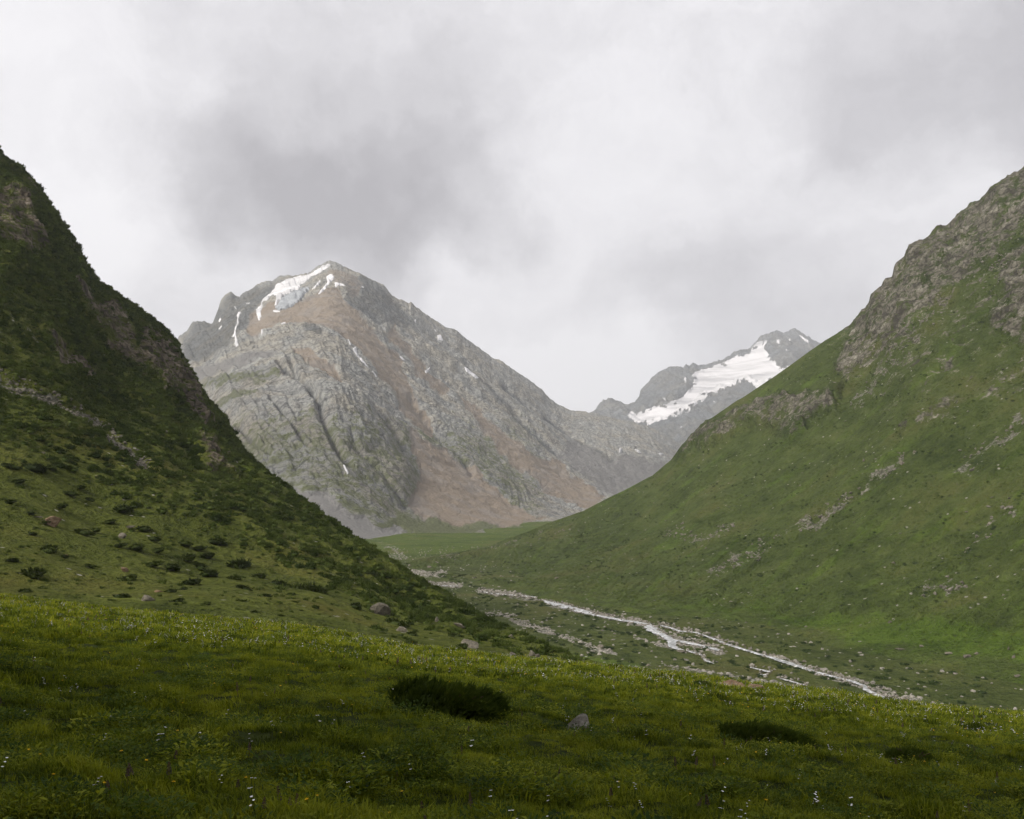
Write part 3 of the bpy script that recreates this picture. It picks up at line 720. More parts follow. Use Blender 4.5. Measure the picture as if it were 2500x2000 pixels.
def build_floor():
    u = np.concatenate([np.arange(-3200, 780, 60), np.arange(780, 2560, 3.4), np.arange(2560, 5800, 60)])
    Vt = np.concatenate([np.linspace(0.46, 0.20, 26), np.linspace(0.199, 0.032, 210), np.linspace(0.031, -0.006, 44), [-0.010, -.014, -.0165]])
    y = 55.0 / (Vt + 0.025)
    X = (u[None, :] - CU) / F * y[:, None]; Y = np.repeat(y[:, None], len(u), 1)
    Z = floor_z(X, Y)
    L = Layer(X, Y, Z); U, V = L.U.copy(), L.V.copy()
    gr = np.zeros_like(X)
    wu = U + 14 * fbm(U / 26, V / 10, 4, 121); wv_ = V + 6 * fbm(U / 26, V / 10, 4, 122)
    for ln, w in GRAVEL:
        gr = np.maximum(gr, .58 * smooth(dline(wu, wv_ * 1.0, ln), w * 1.6, w * .2))
    gr = np.maximum(gr, 0.16 * smooth(dline(wu, wv_, [(960, 1400), (1300, 1500), (1600, 1570), (2100, 1690), (2500, 1740)]), 60, 20))
    gr = np.maximum(gr, 0.36 * smooth(dline(wu, wv_, [(890, 1345), (930, 1360), (985, 1362), (960, 1340), (900, 1310)]), 14, 3))
    gr = np.maximum(gr, .28 * smooth(fbm(X / 60, Y / 90, 4, 127), .05, .45) * smooth(Y, 780, 950))
    lush = np.maximum(0.7 * smooth(dline(wu, wv_, [(1300, 1575), (1420, 1610), (1560, 1635)]), 22, 6), 0.7 * smooth(V, 1400, 1340))
    Z = Z + smooth(Y, 820, 1300) * (7 * fbm(X / 130, Y / 190, 4, 125) - 2) + 0.55 * fbm(X / 16, Y / 16, 4, 123) + 0.35 * fbm(X / 5, Y / 5, 3, 124) * smooth(Y, 900, 300)
    for ln in RIVER_LINES:
        Z = Z - 0.40 * smooth(dline(U, V, [(a, b) for a, b, *_ in ln]), 16, 3)
    # low banks either side of the bed
    L.Z = Z; L.project()
    o = L.build('valley_floor', M['floor'], (gr * 0, gr, lush, gr * 0 + 1), label='rough grassy valley floor with gravel strips beside the stream', cat='valley floor')
    L.gravel = gr
    return L, o
# stream channels: u, v, half width in photo pixels
RIVER_LINES = [
    [(1325, 1465, 2), (1345, 1471, 6), (1377, 1480, 8), (1429, 1494, 8), (1458, 1502, 4), (1478, 1506, 4), (1520, 1514, 6), (1561, 1520, 6), (1585, 1527, 9), (1592, 1537, 8), (1610, 1546, 7), (1628, 1554, 6), (1642, 1567, 7), (1640, 1576, 6), (1658, 1585, 5), (1672, 1588, 2)],
    [(1640, 1560, 4), (1672, 1567, 6), (1714, 1576, 5), (1745, 1584, 6), (1760, 1590, 3)],
    [(1610, 1526, 2), (1640, 1533, 3), (1660, 1541, 2), (1700, 1544, 2.5), (1728, 1554, 2), (1745, 1560, 4), (1766, 1569, 2.5), (1790, 1577, 4), (1826, 1588, 3.5), (1858, 1598, 4), (1881, 1604, 5), (1923, 1617, 8), (1950, 1626, 7), (1989, 1639, 5), (2044, 1654, 5),
     (2085, 1664, 5), (2112, 1674, 5), (2117, 1684, 6), (2150, 1700, 7), (2200, 1712, 7), (2234, 1718, 5), (2290, 1729, 4), (2380, 1745, 4)],
    [(1676, 1588, 2), (1698, 1594, 5), (1716, 1600, 2)], [(1716, 1608, 3), (1728, 1614, 4), (1744, 1620, 2)],
    [(1832, 1629, 2), (1848, 1633, 2), (1866, 1637, 5), (1882, 1640, 3)], [(1855, 1647, 2.5), (1872, 1648, 2)], [(1904, 1656, 3), (1925, 1661, 2.5), (1945, 1667, 3), (1964, 1672, 1.5)],
    [(1172, 1443, 2), (1205, 1449, 3), (1240, 1452, 2), (1280, 1455, 3), (1312, 1458, 1.5)], [(1012, 1422, 2.5), (1040, 1427, 3), (1085, 1430, 2), (1120, 1431, 1.5)],
    [(942, 1373, 2.5), (952, 1375, 3.5), (960, 1374, 2)]]
FLOOR, valley = build_floor()

m, nt, out = new_mat('stream_water')
p = pos(nt)
a = noise(nt, p, 0.9, 5, 0.7, 0.4); b = noise(nt, p, 0.28, 4, 0.6)
foam = sstep(nt, math_(nt, 'ADD', math_(nt, 'MULTIPLY', a, .7), math_(nt, 'MULTIPLY', b, .3)), 0.44, 0.62)
c = mixc(nt, foam, (.17, .175, .17), (.66, .66, .68))
bs = finish(nt, out, c, 0.35, a, 0.6, 0.5, 0.5)
M['water'] = m

def floor_at(x, y):
    v = HV - F * floor_z(x, y) / y; u = CU + F * x / y
    pt = FLOOR.locate(u, v)
    return pt.z

for k, ln in enumerate(RIVER_LINES):
    pts = np.array([(a, b, w) for a, b, w in ln], float)
    # resample along the channel
    seg = np.concatenate([[0], np.cumsum(np.hypot(np.diff(pts[:, 0]), np.diff(pts[:, 1])))])
    tt = np.arange(0, seg[-1], 2.0)
    uu = np.interp(tt, seg, pts[:, 0]); vv = np.interp(tt, seg, pts[:, 1]); ww = np.interp(tt, seg, pts[:, 2])
    V_ = (vv - HV) / F; yc = 55 / (V_ + .025)
    xc = (uu - CU) / F * yc
    # half width measured in photo rows becomes metres across the bed
    y2 = 55 / ((vv + ww - HV) / F + .025)
    half = np.maximum((yc - y2) * (0.26 if k < 3 else .18), 0.28) * np.clip(np.minimum(tt, seg[-1] - tt) / 14.0 + .1, 0, 1)
    dx = np.gradient(xc); dy = np.gradient(yc); ln_ = np.hypot(dx, dy) + 1e-9
    nx, ny = -dy / ln_, dx / ln_
    cross = np.linspace(-1, 1, 7)
    wob = 1 + 0.9 * fbm(tt[:, None] / 7 + 7 * k, np.sign(cross)[None, :] * 5.0 + tt[:, None] * 0, 3, 131)
    GX = xc[:, None] + nx[:, None] * half[:, None] * cross[None, :] * wob
    GY = yc[:, None] + ny[:, None] * half[:, None] * cross[None, :] * wob
    GZ = floor_z(GX, GY) - 0.05 + 0.12 * fbm(GX / 1.5, GY / 1.5, 3, 133) - 0.02
    GZ = GZ + 0.20 - 0.25 * np.abs(cross)[None, :] ** 2
    me = raw_mesh('stream', np.stack([GX, GY, GZ], -1).reshape(-1, 3), grid_faces(len(tt), 7))
    me.materials.append(M['water'])
    o = link(bpy.data.objects.new('stream' if k in (0, 1, 2) else 'stream_pool', me))
    tag(o, ['main white stream channel from the far bend to the split', 'short middle branch of the stream below the split', 'long right branch of the stream reaching the meadow edge',
            'small pool below the end of the main channel', 'second small pool between the stream branches', 'upper of the small white pools near the meadow', 'tiny pool just under the upper white pool', 'lowest narrow white pool near the meadow',
            'shallow run of water through gravel above the main channel', 'thin shallow water at the far gravel bar', 'farthest glint of water beside the left hillside'][k], 'stream', None, 'structure')

# ------------------------------------------------------------------ terrain: meadow the camera stands on
def meadow_z(x, y):
    r = np.hypot(x, y); th = np.arctan2(x, y)
    u = CU + F * np.tan(np.clip(th, -1.2, 1.2))
    uc = np.clip(u, -600, 3100)
    cth = np.where(np.abs(th) < 0.9, np.cos(th), np.cos(0.9))
    rc = crest_y(uc) / cth
    z = -1.5 - meadow_slope(th) * r
    over = np.maximum(r - rc, 0)
    drop = np.where(th < -0.9, 0, 1.0)
    z = z - drop * np.minimum(0.010 * over ** 2, 0.55 * over)
    flat = smooth(np.abs(r - rc), 2, 14)
    z = z + smooth(r, 1.0, 5) * (0.22 * fbm(x / 6.0, y / 6.0, 3, 141) * flat + 0.17 * fbm(x / .8, y / .8, 3, 142) + 0.2 * fbm(x / 2.7, y / 2.7, 2, 143))
    return z
def build_meadow():
    th = np.concatenate([np.radians(np.linspace(-180, -34, 90)), np.radians(np.linspace(-33.6, 33.6, 420)), np.radians(np.linspace(34, 180, 90))])
    r = np.concatenate([np.geomspace(0.4, 90, 250), np.linspace(91, 190, 25)])
    X = r[:, None] * np.sin(th); Y = r[:, None] * np.cos(th)
    Z = meadow_z(X, Y)
    L = Layer(X, Y, Z)
    L.build('meadow', M['meadow'], None, label='flowering alpine meadow falling away in the foreground', cat='meadow')
    return L
m, nt, out = new_mat('meadow_soil')
p = pos(nt)
g = math_(nt, 'ADD', math_(nt, 'MULTIPLY', noise(nt, p, 0.6, 4), .5), math_(nt, 'MULTIPLY', noise(nt, p, 6, 5, .7), .5))
finish(nt, out, ramp(nt, g, [(.35, (.012, .016, .005)), (.55, (.030, .040, .010)), (.7, (.055, .068, .018))]), .95, g, 1.0, .15)
M['meadow'] = m
MEADOW = build_meadow()

# ------------------------------------------------------------------ plants and stones: source meshes
def leaf_mat(name, stops, scale=0.35, trans=0.35, rough=0.65):
    m, nt, out = new_mat(name)
    p = pos(nt)
    rnd = N(nt, 'ShaderNodeObjectInfo').outputs['Random']
    f = math_(nt, 'ADD', math_(nt, 'ADD', math_(nt, 'MULTIPLY', noise(nt, p, scale, 2, .6), 0.5), math_(nt, 'MULTIPLY', noise(nt, p, scale * 4, 2, .6), .35)), math_(nt, 'MULTIPLY', rnd, 0.22))
    c = ramp(nt, f, stops)
    d = N(nt, 'ShaderNodeBsdfPrincipled', {'Base Color': c, 'Roughness': rough, 'Specular IOR Level': .05})
    if trans > 0:
        t = N(nt, 'ShaderNodeBsdfTranslucent', {'Color': mixc(nt, 1.0, c, (1.5, 1.45, .7), 'MULTIPLY')})
        mx = N(nt, 'ShaderNodeMixShader', {0: trans, 1: d.outputs[0], 2: t.outputs[0]})
        nt.links.new(mx.outputs[0], out.inputs[0])
    else:
        nt.links.new(d.outputs[0], out.inputs[0])
    return m
def plain_mat(name, col, rough=.6):
    m, nt, out = new_mat(name)
    rnd = N(nt, 'ShaderNodeObjectInfo').outputs['Random']
    finish(nt, out, mixc(nt, rnd, tuple(c * .8 for c in col), tuple(min(1, c * 1.15) for c in col)), rough)
    return m
M['grass'] = leaf_mat('meadow_grass', [(.41, (.034, .050, .005)), (.53, (.115, .145, .011)), (.65, (.220, .240, .022))], .45)
M['herb'] = leaf_mat('meadow_herb', [(.36, (.022, .042, .008)), (.55, (.052, .085, .014)), (.7, (.09, .125, .024))], .6)
M['bright_herb'] = leaf_mat('bright_herb', [(.40, (.05, .074, .007)), (.54, (.125, .156, .012)), (.66, (.215, .235, .022))], .6)
M['juniper'] = leaf_mat('juniper_needles', [(.35, (.030, .048, .010)), (.52, (.065, .092, .017)), (.72, (.12, .148, .03))], 2.2, .3)
M['slope_shrub'] = leaf_mat('slope_shrub', [(.35, (.022, .036, .009)), (.52, (.050, .072, .016)), (.70, (.095, .122, .03))], .06, .2)
M['lone_shrub'] = leaf_mat('lone_shrub', [(.35, (.014, .022, .006)), (.52, (.028, .040, .010)), (.70, (.055, .072, .018))], .5, .15)
M['slope_herb'] = leaf_mat('slope_herb', [(.35, (.026, .040, .010)), (.52, (.052, .072, .018)), (.70, (.088, .105, .03))], .05, .25)
M['right_tuft'] = leaf_mat('right_tuft', [(.35, (.036, .053, .011)), (.52, (.066, .089, .018)), (.70, (.108, .132, .028))], .05, .25)
M['floor_shrub'] = leaf_mat('floor_shrub', [(.35, (.020, .034, .011)), (.55, (.036, .056, .018)), (.7, (.06, .085, .028))], .1, .2)
M['twig'] = plain_mat('twig_bark', (.10, .07, .045), .9)
M['yellow'] = plain_mat('yellow_petal', (.78, .50, .02), .5)
M['white'] = plain_mat('white_petal', (.78, .77, .76), .5)
M['purple'] = plain_mat('purple_bract', (.11, .072, .085), .7)
M['stem'] = plain_mat('flower_stem', (.06, .085, .02), .7)
M['drystem'] = plain_mat('dry_stem', (.20, .13, .06), .8)

def stone_mat(name, lo, mid, hi, scale):
    m, nt, out = new_mat(name)
    tc = N(nt, 'ShaderNodeTexCoord').outputs['Object']
    rnd = N(nt, 'ShaderNodeObjectInfo').outputs['Random']
    a = noise(nt, tc, scale, 6, .7); b = noise(nt, tc, scale * 5, 4, .7)
    c = ramp(nt, math_(nt, 'ADD', math_(nt, 'MULTIPLY', a, .65), math_(nt, 'MULTIPLY', b, .35)), [(.34, lo), (.5, mid), (.66, hi)])
    c = mixc(nt, 1.0, c, mixc(nt, rnd, (.72, .70, .68), (1.15, 1.12, 1.1)), 'MULTIPLY')
    finish(nt, out, c, .9, math_(nt, 'ADD', a, math_(nt, 'MULTIPLY', b, .4)), .8, .25)
    return m
M['boulder'] = stone_mat('boulder_rock', (.06, .055, .043), (.135, .124, .10), (.24, .222, .185), 2.2)
M['brown_boulder'] = stone_mat('brown_rock', (.07, .045, .028), (.20, .14, .09), (.33, .27, .20), 3.0)
M['stone'] = stone_mat('stone', (.12, .113, .097), (.24, .228, .20), (.38, .365, .325), 1.2)
M['hill_stone'] = stone_mat('hill_stone', (.06, .056, .046), (.135, .127, .105), (.25, .235, .20), 1.2)

def rand_unit(rng, n):
    v = rng.normal(size=(n, 3)); return v / np.linalg.norm(v, axis=1, keepdims=True)

import bmesh
_ico = {}
def ico(sub):
    if sub not in _ico:
        bm = bmesh.new(); bmesh.ops.create_icosphere(bm, subdivisions=sub, radius=1.0)
        bm.verts.ensure_lookup_table()
        co = np.array([v.co[:] for v in bm.verts]); f = np.array([[v.index for v in fc.verts] for fc in bm.faces]); bm.free()
        _ico[sub] = (co, f)
    return _ico[sub]

def rock_mesh(name, seed, sub=4, planes=14, rough=.07, mat='boulder', flat=1.0, lo=.42):
    """a weathered block: a sphere cut by random planes, then roughened"""
    rng = np.random.default_rng(seed)
    d, f = ico(sub)
    n = rand_unit(rng, planes); h = rng.uniform(lo, lo + .43, planes)
    dots = d @ n.T
    r = np.min(np.where(dots > .05, h / np.maximum(dots, .05), 9), axis=1)
    r = np.minimum(r, 1.15)
    k = 1 + rough * fbm(d[:, 0] * 2.2 + d[:, 2] + seed, d[:, 1] * 2.2 - d[:, 2] * 1.3, 4, seed % 50)
    co = d * (r * k)[:, None]; co[:, 2] *= flat
    me = raw_mesh(name, co, f, False)
    me.materials.append(M[mat])
    return me

def blades_mesh(name, seed, n, spread, h, w, lean, mat, curl=.5):
    rng = np.random.default_rng(seed)
    co = []; fc = []
    for i in range(n):
        a = rng.uniform(0, 2 * math.pi); rad = spread * math.sqrt(rng.random())
        b = np.array([rad * math.cos(a), rad * math.sin(a), -.02])
        yaw = rng.uniform(0, 2 * math.pi); L = h * rng.uniform(.55, 1.15)
        ln = lean * rng.uniform(.2, 1.2); dirh = np.array([math.cos(yaw), math.sin(yaw), 0])
        side = np.array([-math.sin(yaw), math.cos(yaw), 0]) * w * rng.uniform(.7, 1.2)
        p1 = b + dirh * ln * L * .35 + np.array([0, 0, L * .6]); p2 = b + dirh * ln * L * (.9 + curl * .2) + np.array([0, 0, L * (1 - .35 * curl * ln)])
        k = len(co)
        co += [b - side, b + side, p1 - side * .8, p1 + side * .8, p2]
        fc += [(k, k + 1, k + 3), (k, k + 3, k + 2), (k + 2, k + 3, k + 4)]
    me = raw_mesh(name, np.array(co), np.array(fc)); me.materials.append(M[mat]); return me

def herb_mesh(name, seed, n, spread, h, lw, mat):
    """a clump of broad leaves"""
    rng = np.random.default_rng(seed)
    co = []; fc = []
    for i in range(n):
        a = rng.uniform(0, 2 * math.pi); rad = spread * math.sqrt(rng.random())
        o = np.array([rad * math.cos(a), rad * math.sin(a), h * rng.uniform(.1, .9) * (1 - .4 * rad / spread)])
        yaw = a + rng.normal() * .7; L = lw * rng.uniform(1.4, 2.6); up = rng.uniform(-.1, .7)
        d = np.array([math.cos(yaw), math.sin(yaw), up]); d /= np.linalg.norm(d)
        s = np.array([-math.sin(yaw), math.cos(yaw), rng.normal() * .25]) * lw * rng.uniform(.35, .6)
        k = len(co); m = o + d * L * .5 + np.array([0, 0, .12 * L])
        co += [o, m - s, m + s, o + d * L, m - np.array([0, 0, .06 * L])]
        fc += [(k, k + 4, k + 1), (k, k + 2, k + 4), (k + 1, k + 4, k + 3), (k + 4, k + 2, k + 3)]
    me = raw_mesh(name, np.array(co), np.array(fc)); me.materials.append(M[mat]); return me

def shrub_mesh(name, seed, n, size, sprig, mat, lean=(.35, 0, 0), core=True, lobes=5):
    """a low mound of upright sprigs over a dense twiggy core; size = (half length, half depth, height)"""
    rng = np.random.default_rng(seed)
    co = []; fc = []
    ex = np.array(size)
    lob = np.column_stack([rng.uniform(-.7, .7, lobes), rng.uniform(-.6, .6, lobes), np.zeros(lobes), rng.uniform(.32, .75, lobes)])
    lob[0] = (0, 0, 0, .8)
    if core:
        d, f = ico(2)
        for L in lob:
            k = len(co)
            kk = 1 + .3 * fbm(d[:, 0] * 2 + L[0] * 9, d[:, 1] * 2 + d[:, 2], 3, seed)
            q = (d * (L[3] * .80 * kk)[:, None] + L[:3]) * ex
            co += list(q); fc += [tuple(t) for t in (f + k)]
    ln = np.array(lean)
    for i in range(n):
        L = lob[rng.integers(lobes)]
        v = rng.normal(size=3); v /= np.linalg.norm(v); v[2] = abs(v[2])
        b = (v * L[3] * rng.uniform(.62, 1.0) + L[:3]) * ex
        d = v * np.array([.8, .8, .5]) + np.array([0, 0, .75]) + ln + rng.normal(size=3) * .34; d /= np.linalg.norm(d)
        len_ = sprig * rng.uniform(.5, 1.9)
        s = np.cross(d, rng.normal(size=3)); s /= np.linalg.norm(s) + 1e-9
        s2 = np.cross(d, s)
        w = len_ * .13
        for sd in (s, s2):
            k = len(co)
            co += [b, b + d * len_ * .45 - sd * w, b + d * len_, b + d * len_ * .45 + sd * w]
            fc += [(k, k + 1, k + 2), (k, k + 2, k + 3)]
    me = raw_mesh(name, np.array(co), np.array(fc)); me.materials.append(M[mat]); return me

def flower_mesh(name, seed, kind, far=False):
    rng = np.random.default_rng(seed)
    co = []; fc = []; mi = []
    def stem(x, y, h, w=.004, m=0, lx=0, ly=0):
        for ang in (0, 1.57):
            k = len(co); sx, sy = w * math.cos(ang), w * math.sin(ang)
            co.extend([(x - sx, y - sy, 0), (x + sx, y + sy, 0), (x + lx + sx, y + ly + sy, h), (x + lx - sx, y + ly - sy, h)])
            fc.extend([(k, k + 1, k + 2), (k, k + 2, k + 3)]); mi.extend([m, m])
    def petals(x, y, z, r, n, cup, m):
        for i in range(n):
            a = 2 * math.pi * i / n + rng.uniform(-.15, .15); b = 2 * math.pi / n * .55
            k = len(co)
            co.extend([(x, y, z), (x + r * .8 * math.cos(a - b), y + r * .8 * math.sin(a - b), z + cup * r * .7), (x + r * math.cos(a), y + r * math.sin(a), z + cup * r), (x + r * .8 * math.cos(a + b), y + r * .8 * math.sin(a + b), z + cup * r * .7)])
            fc.extend([(k, k + 1, k + 2), (k, k + 2, k + 3)]); mi.extend([m, m])
    if kind == 'yellow':
        h = .26; lx, ly = rng.uniform(-.05, .05, 2)
        stem(0, 0, h, lx=lx, ly=ly); petals(lx, ly, h, .024, 5, .45, 1); petals(lx, ly, h + .004, .016, 5, .8, 1)
    elif kind == 'white':
        for q in range(rng.integers(2, 6)):
            x, y = rng.normal(size=2) * .025; h = .22 + rng.uniform(-.04, .07)
            stem(x * .3, y * .3, h, lx=x * .7, ly=y * .7, w=.003); petals(x, y, h, .017, 5, .25, 1)
    elif kind == 'purple':
        h = .30 + rng.uniform(-.05, .08); stem(0, 0, h, .006)
        for q in range(26):
            z = h * (.45 + .55 * q / 26); a = q * 2.4; r = .028 * (1.2 - .8 * q / 26)
            k = len(co); d = np.array([math.cos(a), math.sin(a)])
            co.extend([(0, 0, z), (d[0] * r - d[1] * r * .5, d[1] * r + d[0] * r * .5, z + .012), (d[0] * r * 1.3, d[1] * r * 1.3, z - .004), (d[0] * r + d[1] * r * .5, d[1] * r - d[0] * r * .5, z + .012)])
            fc.extend([(k, k + 1, k + 2), (k, k + 2, k + 3)]); mi.extend([1, 1])
    me = raw_mesh(name, np.array(co), np.array(fc))
    me.materials.append(M['stem'] if kind != 'purple' else M['drystem']); me.materials.append(M[kind])
    me.polygons.foreach_set('material_index', np.array(mi, np.int32))
    return me

def scatter_stuff(name, pts, scl, meshes, label, cat, tilt=.12, stretch=None):
    """one object of kind stuff: the points carry copies of the source meshes"""
    n = len(pts)
    me = bpy.data.meshes.new(name); me.vertices.add(n); me.vertices.foreach_set('co', np.asarray(pts, np.float32).ravel())
    rot = np.column_stack([RNG.normal(size=n) * tilt, RNG.normal(size=n) * tilt, RNG.uniform(0, 6.283, n)]).astype(np.float32)
    a = me.attributes.new('rot', 'FLOAT_VECTOR', 'POINT'); a.data.foreach_set('vector', rot.ravel())
    s3 = np.repeat(np.asarray(scl, np.float32)[:, None], 3, 1)
    if stretch is not None: s3 = s3 * stretch
    a = me.attributes.new('scl', 'FLOAT_VECTOR', 'POINT'); a.data.foreach_set('vector', s3.astype(np.float32).ravel())
    a = me.attributes.new('pick', 'INT', 'POINT'); a.data.foreach_set('value', RNG.integers(0, len(meshes), n).astype(np.int32))
    o = link(bpy.data.objects.new(name, me)); tag(o, label, cat, None, 'stuff')
    ng = bpy.data.node_groups.new(name + '_scatter', 'GeometryNodeTree')
    ng.interface.new_socket('Geometry', in_out='INPUT', socket_type='NodeSocketGeometry')
    ng.interface.new_socket('Geometry', in_out='OUTPUT', socket_type='NodeSocketGeometry')
    gi = ng.nodes.new('NodeGroupInput'); go = ng.nodes.new('NodeGroupOutput')
    jn = ng.nodes.new('GeometryNodeJoinGeometry')
    for ms in meshes:
        src = bpy.data.objects.new(ms.name, ms)
        oi = ng.nodes.new('GeometryNodeObjectInfo'); oi.inputs['Object'].default_value = src; oi.inputs['As Instance'].default_value = True
        ng.links.new(oi.outputs['Geometry'], jn.inputs[0])
    ip = ng.nodes.new('GeometryNodeInstanceOnPoints')
    def na(nm, ty):
        q = ng.nodes.new('GeometryNodeInputNamedAttribute'); q.data_type = ty; q.inputs[0].default_value = nm; return q.outputs[0]
    ng.links.new(gi.outputs[0], ip.inputs['Points']); ng.links.new(jn.outputs[0], ip.inputs['Instance'])
    ip.inputs['Pick Instance'].default_value = True
    ng.links.new(na('pick', 'INT'), ip.inputs['Instance Index'])
    eu = ng.nodes.new('FunctionNodeEulerToRotation'); ng.links.new(na('rot', 'FLOAT_VECTOR'), eu.inputs[0])
    ng.links.new(eu.outputs[0], ip.inputs['Rotation']); ng.links.new(na('scl', 'FLOAT_VECTOR'), ip.inputs['Scale'])
    ng.links.new(ip.outputs[0], go.inputs[0])
    md = o.modifiers.new('scatter', 'NODES'); md.node_group = ng
    return o

def place(name, mesh, loc, scale, rz=0.0, tilt=(0, 0), label=None, cat=None, group=None):
    o = link(bpy.data.objects.new(name, mesh))
    o.location = loc; o.scale = scale if hasattr(scale, '__len__') else (scale,) * 3
    o.rotation_euler = (tilt[0], tilt[1], rz)
    tag(o, label, cat, group)
    return o

# ------------------------------------------------------------------ boulders that can be told apart
def boulder(L, u, v, w_px, h_px, seed, label, mat='boulder', flat=.8, rz=0.0, planes=14, sink=.22, tilt=(0, 0), lo=.42):
    planes = min(planes, 11)
    p = L.locate(u, v)
    w = w_px / F * p.y / 2; h = h_px / F * p.y
    me = rock_mesh('boulder', seed, 4, planes, .10, mat, 1.0, lo)
    zs = h / (1.55)
    o = place('boulder', me, (p.x, p.y, p.z + zs * (1 - sink * 2) * .36), (w * .9, w * .8, zs * .9), rz, tilt, label, 'boulder')
    return o
boulder(LEFT, 126, 1277, 50, 30, 3, 'large brown boulder alone on the grassy left slope', 'brown_boulder', tilt=(0, .25))
boulder(LEFT, 92, 1263, 20, 6, 4, 'thin pale slab lying beside the large brown boulder')
boulder(LEFT, 296, 1313, 26, 16, 5, 'pale pointed rock above a dark shrub on the left slope')
boulder(LEFT, 358, 1466, 40, 20, 6, 'low rounded grey boulder in the grass near the flowery meadow edge')
boulder(LEFT, 386, 1446, 26, 8, 61, 'flat brown stone just behind the low rounded grey boulder', 'brown_boulder')
boulder(LEFT, 303, 1392, 24, 12, 62, 'small brownish rock over a dark round shrub on the slope', 'brown_boulder')
boulder(LEFT, 926, 1500, 54, 36, 7, 'tall angular grey boulder at the lower edge of the dark shrub cover', planes=9)
boulder(LEFT, 977, 1541, 38, 18, 8, 'squat grey boulder half covered by a dark round shrub')
boulder(LEFT, 1147, 1581, 44, 32, 9, 'pale wedge shaped boulder leaning beside the lowest shrubs', planes=9, tilt=(0, .35))
boulder(LEFT, 1249, 1562, 22, 16, 10, 'rounded pale boulder standing above the dark shrub belt')
boulder(LEFT, 1262, 1566, 16, 6, 11, 'small flat stone at the foot of the rounded pale boulder')
boulder(LEFT, 1128, 1530, 46, 10, 12, 'long pale slab sticking out of the shrubs', tilt=(0, .2))
boulder(LEFT, 1068, 1518, 12, 16, 13, 'narrow upright stone among the dark shrubs')
boulder(LEFT, 1251, 1598, 20, 12, 14, 'low pale block between the last shrubs and the meadow')
boulder(LEFT, 1297, 1600, 22, 18, 15, 'triangular grey boulder next to a rounded one by the meadow edge', planes=8)
boulder(LEFT, 1314, 1603, 18, 10, 16, 'rounded boulder right of the triangular grey one')
boulder(LEFT, 406, 1056, 10, 10, 17, 'single pale stone high up below the brown cliff')
boulder(LEFT, 107, 1106, 12, 6, 18, 'tiny white stone among shrubs on the upper left slope')
boulder(LEFT, 320, 1288, 22, 7, 19, 'flat pale stone on the open part of the left slope')
boulder(LEFT, 160, 1360, 16, 9, 20, 'small dark reddish rock in the middle of the left slope', 'brown_boulder')
boulder(MEADOW, 1416, 1786, 72, 50, 35, 'smooth pale rock lying alone in the foreground meadow', 'stone', sink=.05, lo=.68)
boulder(MEADOW, 1788, 1680, 96, 40, 22, 'large crumbling brown rock at the far edge of the meadow', 'brown_boulder', planes=18)
boulder(MEADOW, 1842, 1684, 54, 22, 23, 'low brown rock touching the large crumbling one', 'brown_boulder', planes=18)
boulder(RIGHT, 2203, 1134, 16, 16, 24, 'upright pale rock at the head of the scree gully')
boulder(RIGHT, 2233, 1104, 14, 10, 25, 'pale block just above the head of the scree gully')
for k, (u, v, w, h, lb) in enumerate([(2363, 1604, 22, 12, 'grey rock with a pointed top on the bright lawn'), (2384, 1597, 18, 8, 'pale flat rock right of the pointed one on the lawn'), (2475, 1605, 16, 9, 'rounded rock near the right edge of the lawn'),
                                      (2484, 1652, 18, 12, 'pale rock low down at the right picture edge'), (2197, 1586, 24, 7, 'long flat rock on the left part of the bright lawn'), (2250, 1579, 14, 7, 'small dark rock in the middle of the lawn'),
                                      (2174, 1520, 14, 9, 'single grey rock on the lower green slope above the lawn'), (2182, 1375, 12, 8, 'lone pale rock halfway up the right slope'), (2109, 1126, 8, 7, 'pale dot of rock on the upper green slope left of the gully'),
                                      (2318, 1596, 22, 5, 'thin pale slab in the grass of the lawn'), (2462, 1586, 10, 10, 'small upright rock at the top right of the lawn')]):
    boulder(RIGHT, u, v, w, h, 200 + k, lb)
for k, (u, v, w, h, lb) in enumerate([(1000, 1384, 16, 8, 'pale boulder on the valley floor near the slope foot'), (1049, 1386, 12, 8, 'grey boulder beside the far gravel patch'), (1467, 1582, 26, 14, 'large pale boulder among gravel below the shrub belt'), (1583, 1626, 14, 9, 'grey boulder at the meadow side of the valley floor'),
                                      (1664, 1592, 26, 9, 'flat brown boulder beside the split of the stream'), (1964, 1617, 16, 8, 'dark boulder on the bank of the main stream'), (1358, 1412, 16, 5, 'flat pale boulder on the slope foot across the stream'), (1964, 1570, 14, 6, 'pale boulder below the low grassy bank')]):
    boulder(FLOOR if v > 1380 and u not in (1358,) else RIGHT, u, v, w, h, 230 + k, lb)

